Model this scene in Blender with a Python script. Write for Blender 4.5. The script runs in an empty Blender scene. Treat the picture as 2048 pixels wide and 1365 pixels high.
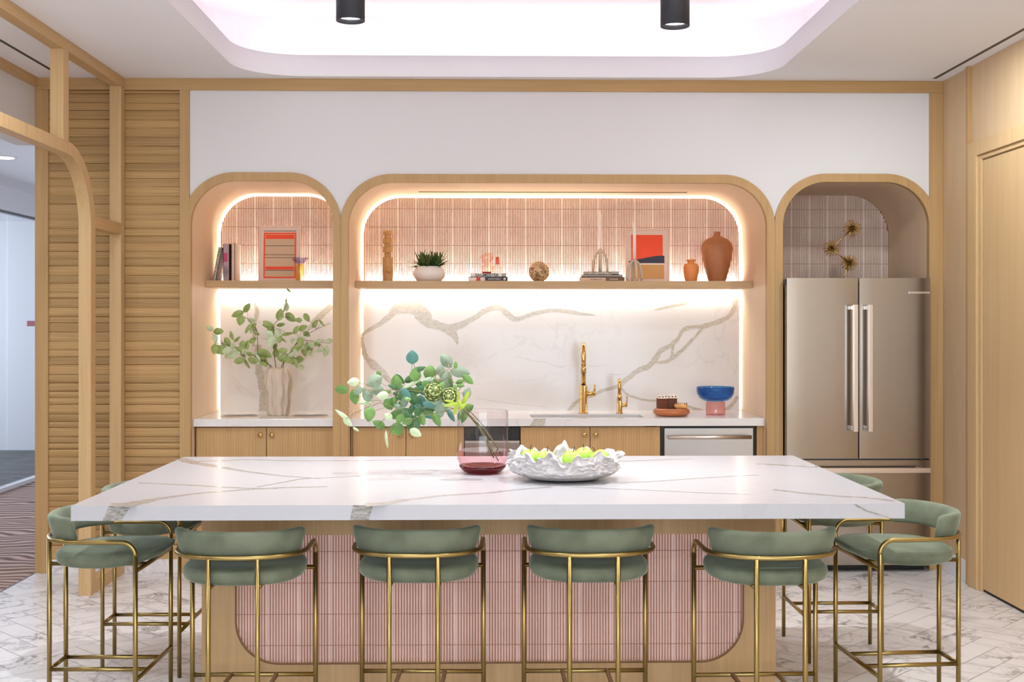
import bpy, math, random
from math import sin, cos, pi, radians, sqrt, atan, hypot
from mathutils import Vector, noise

random.seed(7)
sc = bpy.context.scene
COL = sc.collection

# ------------------------------------------------------------------ camera, world, exposure, big lights
F = 2390.0; YAW = atan(46 / F); CH = 1.478; HY = 650.0
cam = bpy.data.cameras.new('camera'); cam_o = bpy.data.objects.new('camera', cam); COL.objects.link(cam_o)
cam.sensor_width = 36; cam.lens = 36 * F / 2048; cam.shift_y = -(682.5 - HY) / 2048
cam_o.location = (0, 0, CH); cam_o.rotation_euler = (pi / 2, 0, -YAW)
cam.clip_start = 0.05
sc.camera = cam_o
sc.view_settings.view_transform = 'Standard'; sc.view_settings.look = 'None'
sc.view_settings.gamma = 1; sc.view_settings.use_curve_mapping = False
sc.view_settings.exposure = -0.72
sc.cycles.max_bounces = 9; sc.cycles.diffuse_bounces = 5; sc.cycles.glossy_bounces = 4
sc.cycles.transparent_max_bounces = 24; sc.cycles.transmission_bounces = 6
sc.cycles.sample_clamp_indirect = 6; sc.cycles.caustics_reflective = False; sc.cycles.caustics_refractive = False
try:
    sc.cycles.use_denoising = True
except Exception:
    pass
wd = bpy.data.worlds.new('world'); sc.world = wd; wd.use_nodes = True
wd.node_tree.nodes['Background'].inputs[0].default_value = (.85, .88, 1, 1)
wd.node_tree.nodes['Background'].inputs[1].default_value = .9


def area(name, loc, rot, sx, sy, power, color=(1, 1, 1), shape='RECTANGLE', spread=180, parent=None):
    l = bpy.data.lights.new(name, 'AREA'); l.shape = shape; l.size = sx
    if shape in ('RECTANGLE', 'ELLIPSE'): l.size_y = sy
    l.energy = power; l.color = color; l.spread = radians(spread)
    o = bpy.data.objects.new(name, l); COL.objects.link(o); o.location = loc; o.rotation_euler = rot
    if parent: o.parent = parent
    return o


NEUT = (.90, .98, 1); LED = (1, .89, .79)
# added disk lamps along the ceiling, out of view, to brighten the room
for i, (x, y) in enumerate([(-1.75, 4.9), (-1.9, 2.2), (2.1, 3.6), (2.1, 1.6), (-1, -.8), (1, -.8), (2.15, 5.9)]):
    area('ceiling_fill_lamp', (x, y, 2.94), (0, 0, 0), .22, .22, 27, NEUT, 'DISK')
area('rear_fill_panel', (0.1, -2.42, 1.55), (-pi / 2, 0, pi), 4.6, 2.2, 300, (.82, .93, 1))  # added fill panel behind the camera, lifts the island front and back wall
# cove strips lying behind the rim of the ceiling recess, shining up
area('cove_lamp', (.11, 7.18, 3.0), (pi, 0, 0), 3.1, .04, 8, (.95, .97, 1))
area('cove_lamp', (.11, 2.41, 3.0), (pi, 0, 0), 3.1, .04, 8, (.95, .97, 1))
area('cove_lamp', (-1.56, 4.8, 3.0), (pi, 0, 0), .04, 4.4, 11, (.95, .97, 1))
area('cove_lamp', (1.78, 4.8, 3.0), (pi, 0, 0), .04, 4.4, 11, (.95, .97, 1))
# hallway
area('hall_lamp', (-3.51, 8.7, 2.685), (0, 0, 0), .16, .16, 16, (.94, .97, 1), 'DISK')
area('hall_lamp', (-3.51, 5.6, 2.685), (0, 0, 0), .16, .16, 26, (.94, .97, 1), 'DISK')
area('hall_lamp', (-3.51, 2.5, 2.685), (0, 0, 0), .16, .16, 26, (.94, .97, 1), 'DISK')
area('office_daylight', (-7.4, 11, 1.6), (0, -pi / 2, 0), 2.2, 7, 430, (.90, .94, 1))


# ------------------------------------------------------------------ measuring: pixel of the photo -> point
def ray(px, py):
    u = (px - 1024) / F; v = -(py - HY) / F
    return sin(YAW) + u * cos(YAW), cos(YAW) - u * sin(YAW), v


def at(px, py, Y):
    d = ray(px, py); t = Y / d[1]
    return Vector((d[0] * t, Y, CH + d[2] * t))


def atz(px, py, z):
    d = ray(px, py); t = (z - CH) / d[2]
    return Vector((d[0] * t, d[1] * t, z))


# ------------------------------------------------------------------ materials
def lin(c):
    return tuple(((v / 255) / 12.92 if v / 255 <= .04045 else ((v / 255 + .055) / 1.055) ** 2.4) for v in c) + (1,)


def newmat(name):
    m = bpy.data.materials.new(name); m.use_nodes = True
    return m, m.node_tree.nodes, m.node_tree.links, m.node_tree.nodes['Principled BSDF']


def plain(name, rgb, rough=.5, metal=0, spec=.5, bump=0, bscale=60, var=0, vscale=6, **kw):
    m, N, L, B = newmat(name)
    B.inputs['Base Color'].default_value = rgb if len(rgb) == 4 else rgb + (1,)
    B.inputs['Roughness'].default_value = rough; B.inputs['Metallic'].default_value = metal
    B.inputs['Specular IOR Level'].default_value = spec
    for k, v in kw.items(): B.inputs[k.replace('_', ' ')].default_value = v
    tc = N.new('ShaderNodeTexCoord')
    n = N.new('ShaderNodeTexNoise'); n.inputs['Scale'].default_value = bscale; n.inputs['Detail'].default_value = 3
    L.new(tc.outputs['Object'], n.inputs['Vector'])
    if bump:
        b = N.new('ShaderNodeBump'); b.inputs['Strength'].default_value = bump; b.inputs['Distance'].default_value = .002
        L.new(n.outputs['Fac'], b.inputs['Height']); L.new(b.outputs['Normal'], B.inputs['Normal'])
    if var:
        n2 = N.new('ShaderNodeTexNoise'); n2.inputs['Scale'].default_value = vscale; n2.inputs['Detail'].default_value = 4
        L.new(tc.outputs['Object'], n2.inputs['Vector'])
        r = N.new('ShaderNodeValToRGB')
        c = rgb[:3]
        r.color_ramp.elements[0].position = .3; r.color_ramp.elements[1].position = .7
        r.color_ramp.elements[0].color = tuple(v * (1 - var) for v in c) + (1,)
        r.color_ramp.elements[1].color = tuple(min(1, v * (1 + var)) for v in c) + (1,)
        L.new(n2.outputs['Fac'], r.inputs['Fac']); L.new(r.outputs['Color'], B.inputs['Base Color'])
    return m


def wood(name, dark, light, grain='z', rough=.45, s=1.0, contrast=.5, attr=False, bump=.05, cathedral=0):
    m, N, L, B = newmat(name)
    tc = N.new('ShaderNodeTexCoord'); mp = N.new('ShaderNodeMapping')
    k = 1.1 * s; q = 26 * s
    mp.inputs['Scale'].default_value = {'z': (q, q, k), 'x': (k, q, q), 'y': (q, k, q)}[grain]
    vec = tc.outputs['Object']
    if attr:
        a = N.new('ShaderNodeAttribute'); a.attribute_name = 'shift'
        ad = N.new('ShaderNodeVectorMath'); ad.operation = 'ADD'
        L.new(vec, ad.inputs[0]); L.new(a.outputs['Vector'], ad.inputs[1]); vec = ad.outputs[0]
    L.new(vec, mp.inputs['Vector'])
    n1 = N.new('ShaderNodeTexNoise'); n1.inputs['Scale'].default_value = 1; n1.inputs['Detail'].default_value = 6
    n1.inputs['Roughness'].default_value = .62; n1.inputs['Distortion'].default_value = .25
    L.new(mp.outputs[0], n1.inputs['Vector'])
    mp2 = N.new('ShaderNodeMapping')
    mp2.inputs['Scale'].default_value = {'z': (220, 220, 3), 'x': (3, 220, 220), 'y': (220, 3, 220)}[grain]
    L.new(vec, mp2.inputs['Vector'])
    n2 = N.new('ShaderNodeTexNoise'); n2.inputs['Scale'].default_value = 1; n2.inputs['Detail'].default_value = 2
    L.new(mp2.outputs[0], n2.inputs['Vector'])
    mx = N.new('ShaderNodeMix'); mx.data_type = 'FLOAT'; mx.inputs[0].default_value = .35
    L.new(n1.outputs['Fac'], mx.inputs[2]); L.new(n2.outputs['Fac'], mx.inputs[3])
    out = mx.outputs[0]
    if cathedral:
        w = N.new('ShaderNodeTexWave'); w.wave_type = 'BANDS'
        w.bands_direction = {'x': 'Z', 'z': 'X', 'y': 'X'}[grain]
        w.inputs['Scale'].default_value = 1; w.inputs['Distortion'].default_value = 9
        w.inputs['Detail'].default_value = 3; w.inputs['Detail Scale'].default_value = .35
        mp3 = N.new('ShaderNodeMapping')
        mp3.inputs['Scale'].default_value = {'z': (20, 20, 3), 'x': (4.2, 40, 40), 'y': (20, 3, 20)}[grain]
        L.new(vec, mp3.inputs['Vector']); L.new(mp3.outputs[0], w.inputs['Vector'])
        m2 = N.new('ShaderNodeMix'); m2.data_type = 'FLOAT'; m2.inputs[0].default_value = cathedral
        L.new(out, m2.inputs[2]); L.new(w.outputs['Fac'], m2.inputs[3]); out = m2.outputs[0]
    r = N.new('ShaderNodeValToRGB')
    r.color_ramp.elements[0].position = .5 - contrast * .5; r.color_ramp.elements[1].position = .5 + contrast * .5
    r.color_ramp.elements[0].color = dark; r.color_ramp.elements[1].color = light
    L.new(out, r.inputs['Fac'])
    col = r.outputs['Color']
    if attr:
        hs = N.new('ShaderNodeHueSaturation'); mr = N.new('ShaderNodeMapRange')
        sp = N.new('ShaderNodeSeparateXYZ'); L.new(a.outputs['Vector'], sp.inputs[0])
        L.new(sp.outputs['Y'], mr.inputs['Value']); mr.inputs['From Max'].default_value = 10
        mr.inputs['To Min'].default_value = .86; mr.inputs['To Max'].default_value = 1.14
        L.new(mr.outputs[0], hs.inputs['Value']); L.new(col, hs.inputs['Color']); col = hs.outputs['Color']
    L.new(col, B.inputs['Base Color'])
    B.inputs['Roughness'].default_value = rough; B.inputs['Specular IOR Level'].default_value = .35
    if bump:
        b = N.new('ShaderNodeBump'); b.inputs['Strength'].default_value = bump; b.inputs['Distance'].default_value = .001
        L.new(out, b.inputs['Height']); L.new(b.outputs['Normal'], B.inputs['Normal'])
    return m


def emis(name, color, strength):
    m, N, L, B = newmat(name)
    B.inputs['Base Color'].default_value = (.8, .8, .8, 1)
    B.inputs['Emission Color'].default_value = color + (1,)
    B.inputs['Emission Strength'].default_value = strength
    return m


def edge_fac(N, L, k=1.0):
    lw = N.new('ShaderNodeLayerWeight'); lw.inputs['Blend'].default_value = .5
    pw = N.new('ShaderNodeMath'); pw.operation = 'POWER'; pw.inputs[1].default_value = 4.5; L.new(lw.outputs['Facing'], pw.inputs[0])
    mr = N.new('ShaderNodeMapRange'); mr.inputs['To Min'].default_value = .045 * k; mr.inputs['To Max'].default_value = min(1, .95 * k)
    L.new(pw.outputs[0], mr.inputs['Value'])
    return mr.outputs[0]


def glass(name, tint, gloss=1.0, rough=.02, density=.5):
    """coloured blown glass: lets light through tinted, mirrors at grazing angles"""
    m, N, L, B = newmat(name); N.remove(B)
    out = N['Material Output']
    tr = N.new('ShaderNodeBsdfTransparent')
    lw = N.new('ShaderNodeLayerWeight'); lw.inputs['Blend'].default_value = .35
    mc = N.new('ShaderNodeMix'); mc.data_type = 'RGBA'
    mc.inputs[6].default_value = tint; mc.inputs[7].default_value = tuple(v ** (1 + 2 * density) for v in tint[:3]) + (1,)
    L.new(lw.outputs['Facing'], mc.inputs[0]); L.new(mc.outputs[2], tr.inputs['Color'])
    gl = N.new('ShaderNodeBsdfGlossy'); gl.inputs['Roughness'].default_value = rough
    ms = N.new('ShaderNodeMixShader'); L.new(edge_fac(N, L, gloss), ms.inputs[0]); L.new(tr.outputs[0], ms.inputs[1]); L.new(gl.outputs[0], ms.inputs[2])
    L.new(ms.outputs[0], out.inputs['Surface'])
    return m


def marble(name, base, vein, scale=1.0, amount=.55, rough=.12, attr=False, width=.035):
    m, N, L, B = newmat(name)
    tc = N.new('ShaderNodeTexCoord'); vec = tc.outputs['Object']
    if attr:
        a = N.new('ShaderNodeAttribute'); a.attribute_name = 'shift'
        ad = N.new('ShaderNodeVectorMath'); ad.operation = 'ADD'
        L.new(vec, ad.inputs[0]); L.new(a.outputs['Vector'], ad.inputs[1]); vec = ad.outputs[0]
    facs = []
    for sc_, wd_, st in ((1.6 * scale, width, 1.0), (4.2 * scale, width * .6, .5)):
        n = N.new('ShaderNodeTexNoise'); n.inputs['Scale'].default_value = sc_; n.inputs['Detail'].default_value = 7
        n.inputs['Distortion'].default_value = 1.3; n.inputs['Roughness'].default_value = .55
        L.new(vec, n.inputs['Vector'])
        s1 = N.new('ShaderNodeMath'); s1.operation = 'SUBTRACT'; s1.inputs[1].default_value = .5; L.new(n.outputs['Fac'], s1.inputs[0])
        ab = N.new('ShaderNodeMath'); ab.operation = 'ABSOLUTE'; L.new(s1.outputs[0], ab.inputs[0])
        mr = N.new('ShaderNodeMapRange'); mr.inputs['From Min'].default_value = 0; mr.inputs['From Max'].default_value = wd_
        mr.inputs['To Min'].default_value = st; mr.inputs['To Max'].default_value = 0; L.new(ab.outputs[0], mr.inputs['Value'])
        facs.append(mr.outputs[0])
    big = N.new('ShaderNodeTexNoise'); big.inputs['Scale'].default_value = 1.1 * scale; L.new(vec, big.inputs['Vector'])
    mb = N.new('ShaderNodeMapRange'); mb.inputs['From Min'].default_value = .42; mb.inputs['From Max'].default_value = .68
    L.new(big.outputs['Fac'], mb.inputs['Value'])
    ad2 = N.new('ShaderNodeMath'); ad2.operation = 'ADD'; L.new(facs[0], ad2.inputs[0]); L.new(facs[1], ad2.inputs[1])
    mu = N.new('ShaderNodeMath'); mu.operation = 'MULTIPLY'; L.new(ad2.outputs[0], mu.inputs[0]); L.new(mb.outputs[0], mu.inputs[1])
    mu2 = N.new('ShaderNodeMath'); mu2.operation = 'MULTIPLY'; mu2.use_clamp = True; mu2.inputs[1].default_value = amount; L.new(mu.outputs[0], mu2.inputs[0])
    mx = N.new('ShaderNodeMix'); mx.data_type = 'RGBA'; mx.inputs[6].default_value = base; mx.inputs[7].default_value = vein
    L.new(mu2.outputs[0], mx.inputs[0]); L.new(mx.outputs[2], B.inputs['Base Color'])
    B.inputs['Roughness'].default_value = rough
    return m


def streak(name, c1, c2, scale=(40, 40, 160), rough=.15):
    m, N, L, B = newmat(name)
    tc = N.new('ShaderNodeTexCoord'); mp = N.new('ShaderNodeMapping'); mp.inputs['Scale'].default_value = scale
    L.new(tc.outputs['Object'], mp.inputs[0])
    n = N.new('ShaderNodeTexNoise'); n.inputs['Scale'].default_value = 1; n.inputs['Detail'].default_value = 4; n.inputs['Distortion'].default_value = 1.2
    L.new(mp.outputs[0], n.inputs['Vector'])
    r = N.new('ShaderNodeValToRGB'); r.color_ramp.elements[0].position = .35; r.color_ramp.elements[1].position = .6
    r.color_ramp.elements[0].color = c1; r.color_ramp.elements[1].color = c2
    L.new(n.outputs['Fac'], r.inputs['Fac']); L.new(r.outputs[0], B.inputs['Base Color']); B.inputs['Roughness'].default_value = rough
    return m


def brushed(name, rgb, rough=.25, grain='x', aniso=.6):
    m, N, L, B = newmat(name)
    B.inputs['Base Color'].default_value = rgb + (1,); B.inputs['Metallic'].default_value = 1
    B.inputs['Roughness'].default_value = rough
    B.inputs['Anisotropic'].default_value = aniso
    tc = N.new('ShaderNodeTexCoord'); mp = N.new('ShaderNodeMapping')
    mp.inputs['Scale'].default_value = (3, 3, 600) if grain == 'x' else (600, 600, 3)
    L.new(tc.outputs['Object'], mp.inputs[0])
    n = N.new('ShaderNodeTexNoise'); n.inputs['Scale'].default_value = 1; n.inputs['Detail'].default_value = 1
    L.new(mp.outputs[0], n.inputs['Vector'])
    mr = N.new('ShaderNodeMapRange'); mr.inputs['To Min'].default_value = rough * .85; mr.inputs['To Max'].default_value = rough * 1.2
    L.new(n.outputs['Fac'], mr.inputs['Value']); L.new(mr.outputs[0], B.inputs['Roughness'])
    # slight panel waviness
    n3 = N.new('ShaderNodeTexNoise'); n3.inputs['Scale'].default_value = 2.2; n3.inputs['Detail'].default_value = 0
    L.new(tc.outputs['Object'], n3.inputs['Vector'])
    b = N.new('ShaderNodeBump'); b.inputs['Strength'].default_value = .25; b.inputs['Distance'].default_value = .01
    L.new(n3.outputs['Fac'], b.inputs['Height']); L.new(b.outputs['Normal'], B.inputs['Normal'])
    return m


M = {}
M['white'] = plain('white_paint', lin((222, 220, 221)), .75, bump=.04, bscale=200)
M['ceiling'] = plain('ceiling_paint', lin((242, 242, 246)), .85)
M['cove'] = plain('cove_paint', lin((244, 234, 238)), .8)
M['trim'] = wood('oak_trim', lin((168, 132, 84)), lin((196, 160, 112)), 'z', .5, 1, .6)
M['trim_x'] = wood('oak_trim_horizontal', lin((168, 132, 84)), lin((196, 160, 112)), 'x', .5, 1, .6)
M['trim_y'] = wood('oak_trim_depth', lin((180, 144, 98)), lin((206, 172, 126)), 'y', .5, 1, .6)
M['frame'] = wood('oak_screen', lin((182, 146, 100)), lin((208, 174, 128)), 'z', .5, 1, .6)
M['lining'] = wood('oak_lining', lin((222, 192, 158)), lin((238, 214, 184)), 'z', .5, .7, .8)
M['panel'] = wood('oak_wall_panel', lin((196, 164, 126)), lin((218, 190, 154)), 'z', .5, .5, .7, cathedral=.1)
M['door'] = wood('oak_door', lin((190, 156, 110)), lin((212, 180, 136)), 'z', .5, .8, .6)
M['cab'] = wood('oak_cabinet', lin((170, 132, 86)), lin((206, 168, 116)), 'z', .45, 1, .55, cathedral=.16)
M['shelf'] = wood('oak_shelf', lin((178, 144, 104)), lin((200, 168, 128)), 'x', .5, 1, .6)
M['island'] = wood('oak_island', lin((168, 132, 88)), lin((200, 166, 122)), 'z', .5, 1.6, .7)
M['louvre'] = wood('oak_slats', lin((128, 90, 48)), lin((208, 172, 118)), 'x', .5, 1.0, .62, attr=True, bump=.1, cathedral=.45)
M['groove'] = plain('dark_gap', lin((40, 28, 20)), .9)
M['tile'] = plain('pink_glazed_rib', lin((252, 232, 220)), .28, var=.10, vscale=7, spec=.5)
M['grout'] = plain('brown_grout', lin((168, 118, 94)), .9)
M['tile_island'] = plain('pink_glazed_rib_island', lin((236, 204, 194)), .3, var=.08, vscale=6)
M['marble'] = marble('white_quartz', lin((228, 224, 222)), lin((190, 182, 172)), .8, .35, .14, width=.012)
M['marble_top'] = marble('white_quartz_polished', lin((172, 170, 174)), lin((150, 146, 145)), .5, .3, .26, width=.012)
M['vein'] = streak('taupe_vein', lin((176, 166, 150)), lin((206, 198, 184)))
M['vein_grey'] = streak('grey_vein', lin((112, 106, 101)), lin((160, 154, 149)), (30, 120, 120))
M['vein_soft'] = streak('soft_vein', lin((146, 140, 136)), lin((166, 160, 157)), (30, 60, 60), .1)
M['floor'] = marble('marble_floor_tile', lin((222, 217, 217)), lin((132, 126, 126)), 2.4, 1.0, .3, attr=True, width=.045)
M['floor_grout'] = plain('floor_grout', lin((150, 140, 134)), .8)
M['base_marble'] = marble('marble_base', lin((226, 221, 220)), lin((150, 142, 140)), 2.5, .7, .25, width=.05)
M['brass'] = plain('satin_brass', lin((158, 136, 84)), .3, 1)
M['gold'] = plain('polished_gold', lin((218, 182, 116)), .2, 1)
M['gold_dark'] = plain('aged_gold', lin((196, 156, 84)), .4, .7)
M['steel'] = brushed('stainless_steel', (.42, .385, .35), .16, 'z', .5)
M['steel_h'] = brushed('stainless_steel_brushed', (.55, .53, .52), .3, 'x', .5)
M['steel_bar'] = plain('satin_steel_bar', lin((226, 214, 204)), .32, 1)
M['steel_dark'] = plain('grey_steel', lin((120, 122, 124)), .4, 1)
M['black'] = plain('black_plastic', lin((16, 16, 17)), .4)
M['black_metal'] = plain('black_powder_coat', lin((44, 44, 50)), .5, bump=.1, bscale=300)
M['led'] = emis('led_strip', (1, .89, .78), 11)
M['lamp_face'] = emis('lamp_face', (1, .97, .95), 12)
M['ceramic'] = plain('cream_ceramic', lin((210, 193, 174)), .6, bump=.2, bscale=80)
M['white_cer'] = plain('white_matte_ceramic', lin((238, 230, 224)), .5)


M['bk_brown2'] = plain('brown_bead', lin((112, 80, 52)), .6)


def velvet():
    m, N, L, B = newmat('green_velvet')
    tc = N.new('ShaderNodeTexCoord'); n = N.new('ShaderNodeTexNoise'); n.inputs['Scale'].default_value = 9; n.inputs['Detail'].default_value = 5
    L.new(tc.outputs['Object'], n.inputs['Vector'])
    r = N.new('ShaderNodeValToRGB'); r.color_ramp.elements[0].position = .35; r.color_ramp.elements[1].position = .65
    r.color_ramp.elements[0].color = lin((92, 97, 80)); r.color_ramp.elements[1].color = lin((112, 118, 99))
    L.new(n.outputs['Fac'], r.inputs['Fac']); L.new(r.outputs[0], B.inputs['Base Color'])
    B.inputs['Roughness'].default_value = .85; B.inputs['Sheen Weight'].default_value = .6
    B.inputs['Sheen Roughness'].default_value = .35; B.inputs['Sheen Tint'].default_value = lin((190, 205, 188))
    B.inputs['Specular IOR Level'].default_value = .15
    return m


M['velvet'] = velvet()


def carpet():
    m, N, L, B = newmat('patterned_carpet')
    tc = N.new('ShaderNodeTexCoord'); w = N.new('ShaderNodeTexWave'); w.wave_type = 'RINGS'
    w.inputs['Scale'].default_value = 3.2; w.inputs['Distortion'].default_value = 16; w.inputs['Detail'].default_value = 2; w.inputs['Detail Scale'].default_value = .5
    L.new(tc.outputs['Object'], w.inputs['Vector'])
    r = N.new('ShaderNodeValToRGB'); r.color_ramp.elements[0].color = lin((92, 70, 64)); r.color_ramp.elements[1].color = lin((190, 160, 148))
    L.new(w.outputs['Fac'], r.inputs['Fac']); L.new(r.outputs[0], B.inputs['Base Color']); B.inputs['Roughness'].default_value = .95
    return m


M['carpet'] = carpet()
M['office_carpet'] = plain('grey_green_carpet', lin((96, 100, 98)), .95, var=.25, vscale=5)


def clear_glass(name, tint, mixv=.08):
    m, N, L, B = newmat(name); N.remove(B); out = N['Material Output']
    tr = N.new('ShaderNodeBsdfTransparent'); tr.inputs[0].default_value = tint
    gl = N.new('ShaderNodeBsdfGlossy'); gl.inputs['Roughness'].default_value = .02
    ms = N.new('ShaderNodeMixShader')
    L.new(edge_fac(N, L, .8), ms.inputs[0]); L.new(tr.outputs[0], ms.inputs[1]); L.new(gl.outputs[0], ms.inputs[2]); L.new(ms.outputs[0], out.inputs[0])
    return m


M['pane'] = clear_glass('partition_glass', (.86, .9, .95, 1))


# ------------------------------------------------------------------ mesh builder
class MB:
    def __init__(s): s.v = []; s.f = []; s.m = []; s.sm = []; s.shift = []

    def add(s, vs, fs, mat=0, smooth=False, shift=None):
        o = len(s.v); s.v += [tuple(v) for v in vs]
        for f in fs:
            s.f.append(tuple(o + i for i in f)); s.m.append(mat); s.sm.append(smooth); s.shift.append(shift or (0, 0, 0))
        return s

    def box(s, x0, x1, y0, y1, z0, z1, mat=0, shift=None):
        vs = [(x, y, z) for x in (x0, x1) for y in (y0, y1) for z in (z0, z1)]
        fs = [(0, 1, 3, 2), (4, 6, 7, 5), (0, 4, 5, 1), (2, 3, 7, 6), (0, 2, 6, 4), (1, 5, 7, 3)]
        return s.add(vs, fs, mat, False, shift)

    def lathe(s, prof, c=(0, 0, 0), n=32, mat=0, sx=1, sy=1, mats=None, smooth=True):
        """prof: list of (r, z)"""
        vs = []; fs = []
        k = len(prof)
        for i in range(n):
            a = 2 * pi * i / n
            for r, z in prof: vs.append((c[0] + r * cos(a) * sx, c[1] + r * sin(a) * sy, c[2] + z))
        for j in range(k - 1):
            ring = [(i * k + j, ((i + 1) % n) * k + j, ((i + 1) % n) * k + j + 1, i * k + j + 1) for i in range(n)]
            s.add([], [], 0)
            fs.append((ring, mats[j] if mats else mat))
        o = len(s.v); s.v += vs
        for ring, mt in fs:
            for q in ring:
                s.f.append(tuple(o + i for i in q)); s.m.append(mt); s.sm.append(smooth); s.shift.append((0, 0, 0))
        return s

    def tube(s, pts, r, n=10, mat=0, cap=True, closed=False, rs=None):
        pts = [Vector(p) for p in pts]; k = len(pts); vs = []; fs = []
        up = None
        for i, p in enumerate(pts):
            a = pts[i - 1] if i or closed else p; b = pts[(i + 1) % k] if i < k - 1 or closed else p
            t = (b - a).normalized()
            if up is None:
                up = Vector((0, 0, 1)) if abs(t.z) < .9 else Vector((1, 0, 0))
            side = t.cross(up)
            if side.length < 1e-5: side = t.cross(Vector((0, 1, 0)))
            side.normalize(); up = side.cross(t).normalized()
            rr = rs[i] if rs else r
            for j in range(n):
                an = 2 * pi * j / n
                vs.append(p + side * (cos(an) * rr) + up * (sin(an) * rr))
        for i in range(k if closed else k - 1):
            i2 = (i + 1) % k
            for j in range(n):
                j2 = (j + 1) % n
                fs.append((i * n + j, i * n + j2, i2 * n + j2, i2 * n + j))
        if cap and not closed:
            fs.append(tuple(range(n - 1, -1, -1))); fs.append(tuple((k - 1) * n + j for j in range(n)))
        return s.add(vs, fs, mat, True)

    def sphere(s, c, r, n=20, m=12, mat=0, sx=1, sy=1, sz=1):
        prof = [(max(r * sin(pi * j / m), 1e-5), -r * cos(pi * j / m) * sz) for j in range(m + 1)]
        return s.lathe(prof, c, n, mat, sx, sy)

    def prism(s, poly, y0, y1, mat=0, smooth_side=False):
        """poly of (x,z) extruded along y"""
        n = len(poly)
        vs = [(x, y0, z) for x, z in poly] + [(x, y1, z) for x, z in poly]
        s.add(vs, [tuple(range(n)), tuple(range(2 * n - 1, n - 1, -1))], mat)
        s.add(vs, [(i, i + n, (i + 1) % n + n, (i + 1) % n) for i in range(n)], mat, smooth_side)
        return s

    def band(s, inner, outer, y0, y1, mat=0):
        """solid ring between two (x,z) polylines of equal length, extruded in y"""
        n = len(inner)
        vs = [(x, y0, z) for x, z in inner] + [(x, y0, z) for x, z in outer] + [(x, y1, z) for x, z in inner] + [(x, y1, z) for x, z in outer]
        fs = []
        for i in range(n - 1):
            fs += [(i, i + 1, n + i + 1, n + i), (2 * n + i, 3 * n + i, 3 * n + i + 1, 2 * n + i + 1),
                   (i, 2 * n + i, 2 * n + i + 1, i + 1), (n + i, n + i + 1, 3 * n + i + 1, 3 * n + i)]
        fs += [(0, n, 3 * n, 2 * n), (n - 1, 3 * n - 1, 4 * n - 1, 2 * n - 1)]
        return s.add(vs, fs, mat)

    def build(s, name, mats, parent=None, bevel=0, smooth=None, loc=None, seg=2, subsurf=0, autosmooth=False):
        me = bpy.data.meshes.new(name); me.from_pydata(s.v, [], s.f); me.update()
        if not isinstance(mats, (list, tuple)): mats = [mats]
        for mt in mats: me.materials.append(M[mt] if isinstance(mt, str) else mt)
        me.polygons.foreach_set('material_index', s.m)
        me.polygons.foreach_set('use_smooth', s.sm if smooth is None else [smooth] * len(s.f))
        if any(any(q) for q in s.shift):
            a = me.attributes.new('shift', 'FLOAT_VECTOR', 'FACE')
            a.data.foreach_set('vector', [c for q in s.shift for c in q])
        o = bpy.data.objects.new(name, me); COL.objects.link(o)
        if parent: o.parent = parent
        if loc: o.location = loc
        if bevel:
            b = o.modifiers.new('Bevel', 'BEVEL'); b.width = bevel; b.segments = seg; b.limit_method = 'ANGLE'; b.angle_limit = radians(40)
        if subsurf:
            q = o.modifiers.new('Subdivision', 'SUBSURF'); q.levels = subsurf; q.render_levels = subsurf
        return o


def box(name, mat, x0, x1, y0, y1, z0, z1, parent=None, bevel=0):
    return MB().box(x0, x1, y0, y1, z0, z1).build(name, mat, parent, bevel)


def tag(o, label=None, cat=None, group=None, kind=None):
    if label: o['label'] = label
    if cat: o['category'] = cat
    if group: o['group'] = group
    if kind: o['kind'] = kind
    return o


def struct(o, label=None):
    o['kind'] = 'structure'
    if label: o['label'] = label
    return o


def thing(name, label, cat, loc=(0, 0, 0), rz=0, group=None):
    o = bpy.data.objects.new(name, None); COL.objects.link(o); o.empty_display_size = .1
    o.location = loc; o.rotation_euler = (0, 0, rz)
    return tag(o, label, cat, group)


def kids(o): return [c for c in bpy.data.objects if c.parent == o]


def copy_tree(o, parent=None):
    c = o.copy(); COL.objects.link(c)
    if parent: c.parent = parent
    for ch in kids(o): copy_tree(ch, c)
    return c


def arch(x0, x1, zt, r, zb, n=14):
    p = [(x0, zb)]
    for i in range(n + 1):
        a = pi - pi / 2 * i / n; p.append((x0 + r + r * cos(a), zt - r + r * sin(a)))
    for i in range(n + 1):
        a = pi / 2 - pi / 2 * i / n; p.append((x1 - r + r * cos(a), zt - r + r * sin(a)))
    p.append((x1, zb))
    return p


# ================================================================== THE ROOM
YW = 7.17; YB = 7.90; ZC = 2.948; XL = -2.70; XR = 2.74
NICHE = [(-1.779, -.933, 2.339), (-.841, 1.672, 2.331), (1.769, 2.655, 2.339)]
RI = .262

# floor: herringbone marble tiles on a grout bed
fl = MB(); fl.box(XL, XR, -2.5, 8.0, -.05, -.0025, 1)
tw, tl, gp = .122, .366, .0013
ca, sa = cos(radians(45)), sin(radians(45))


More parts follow.
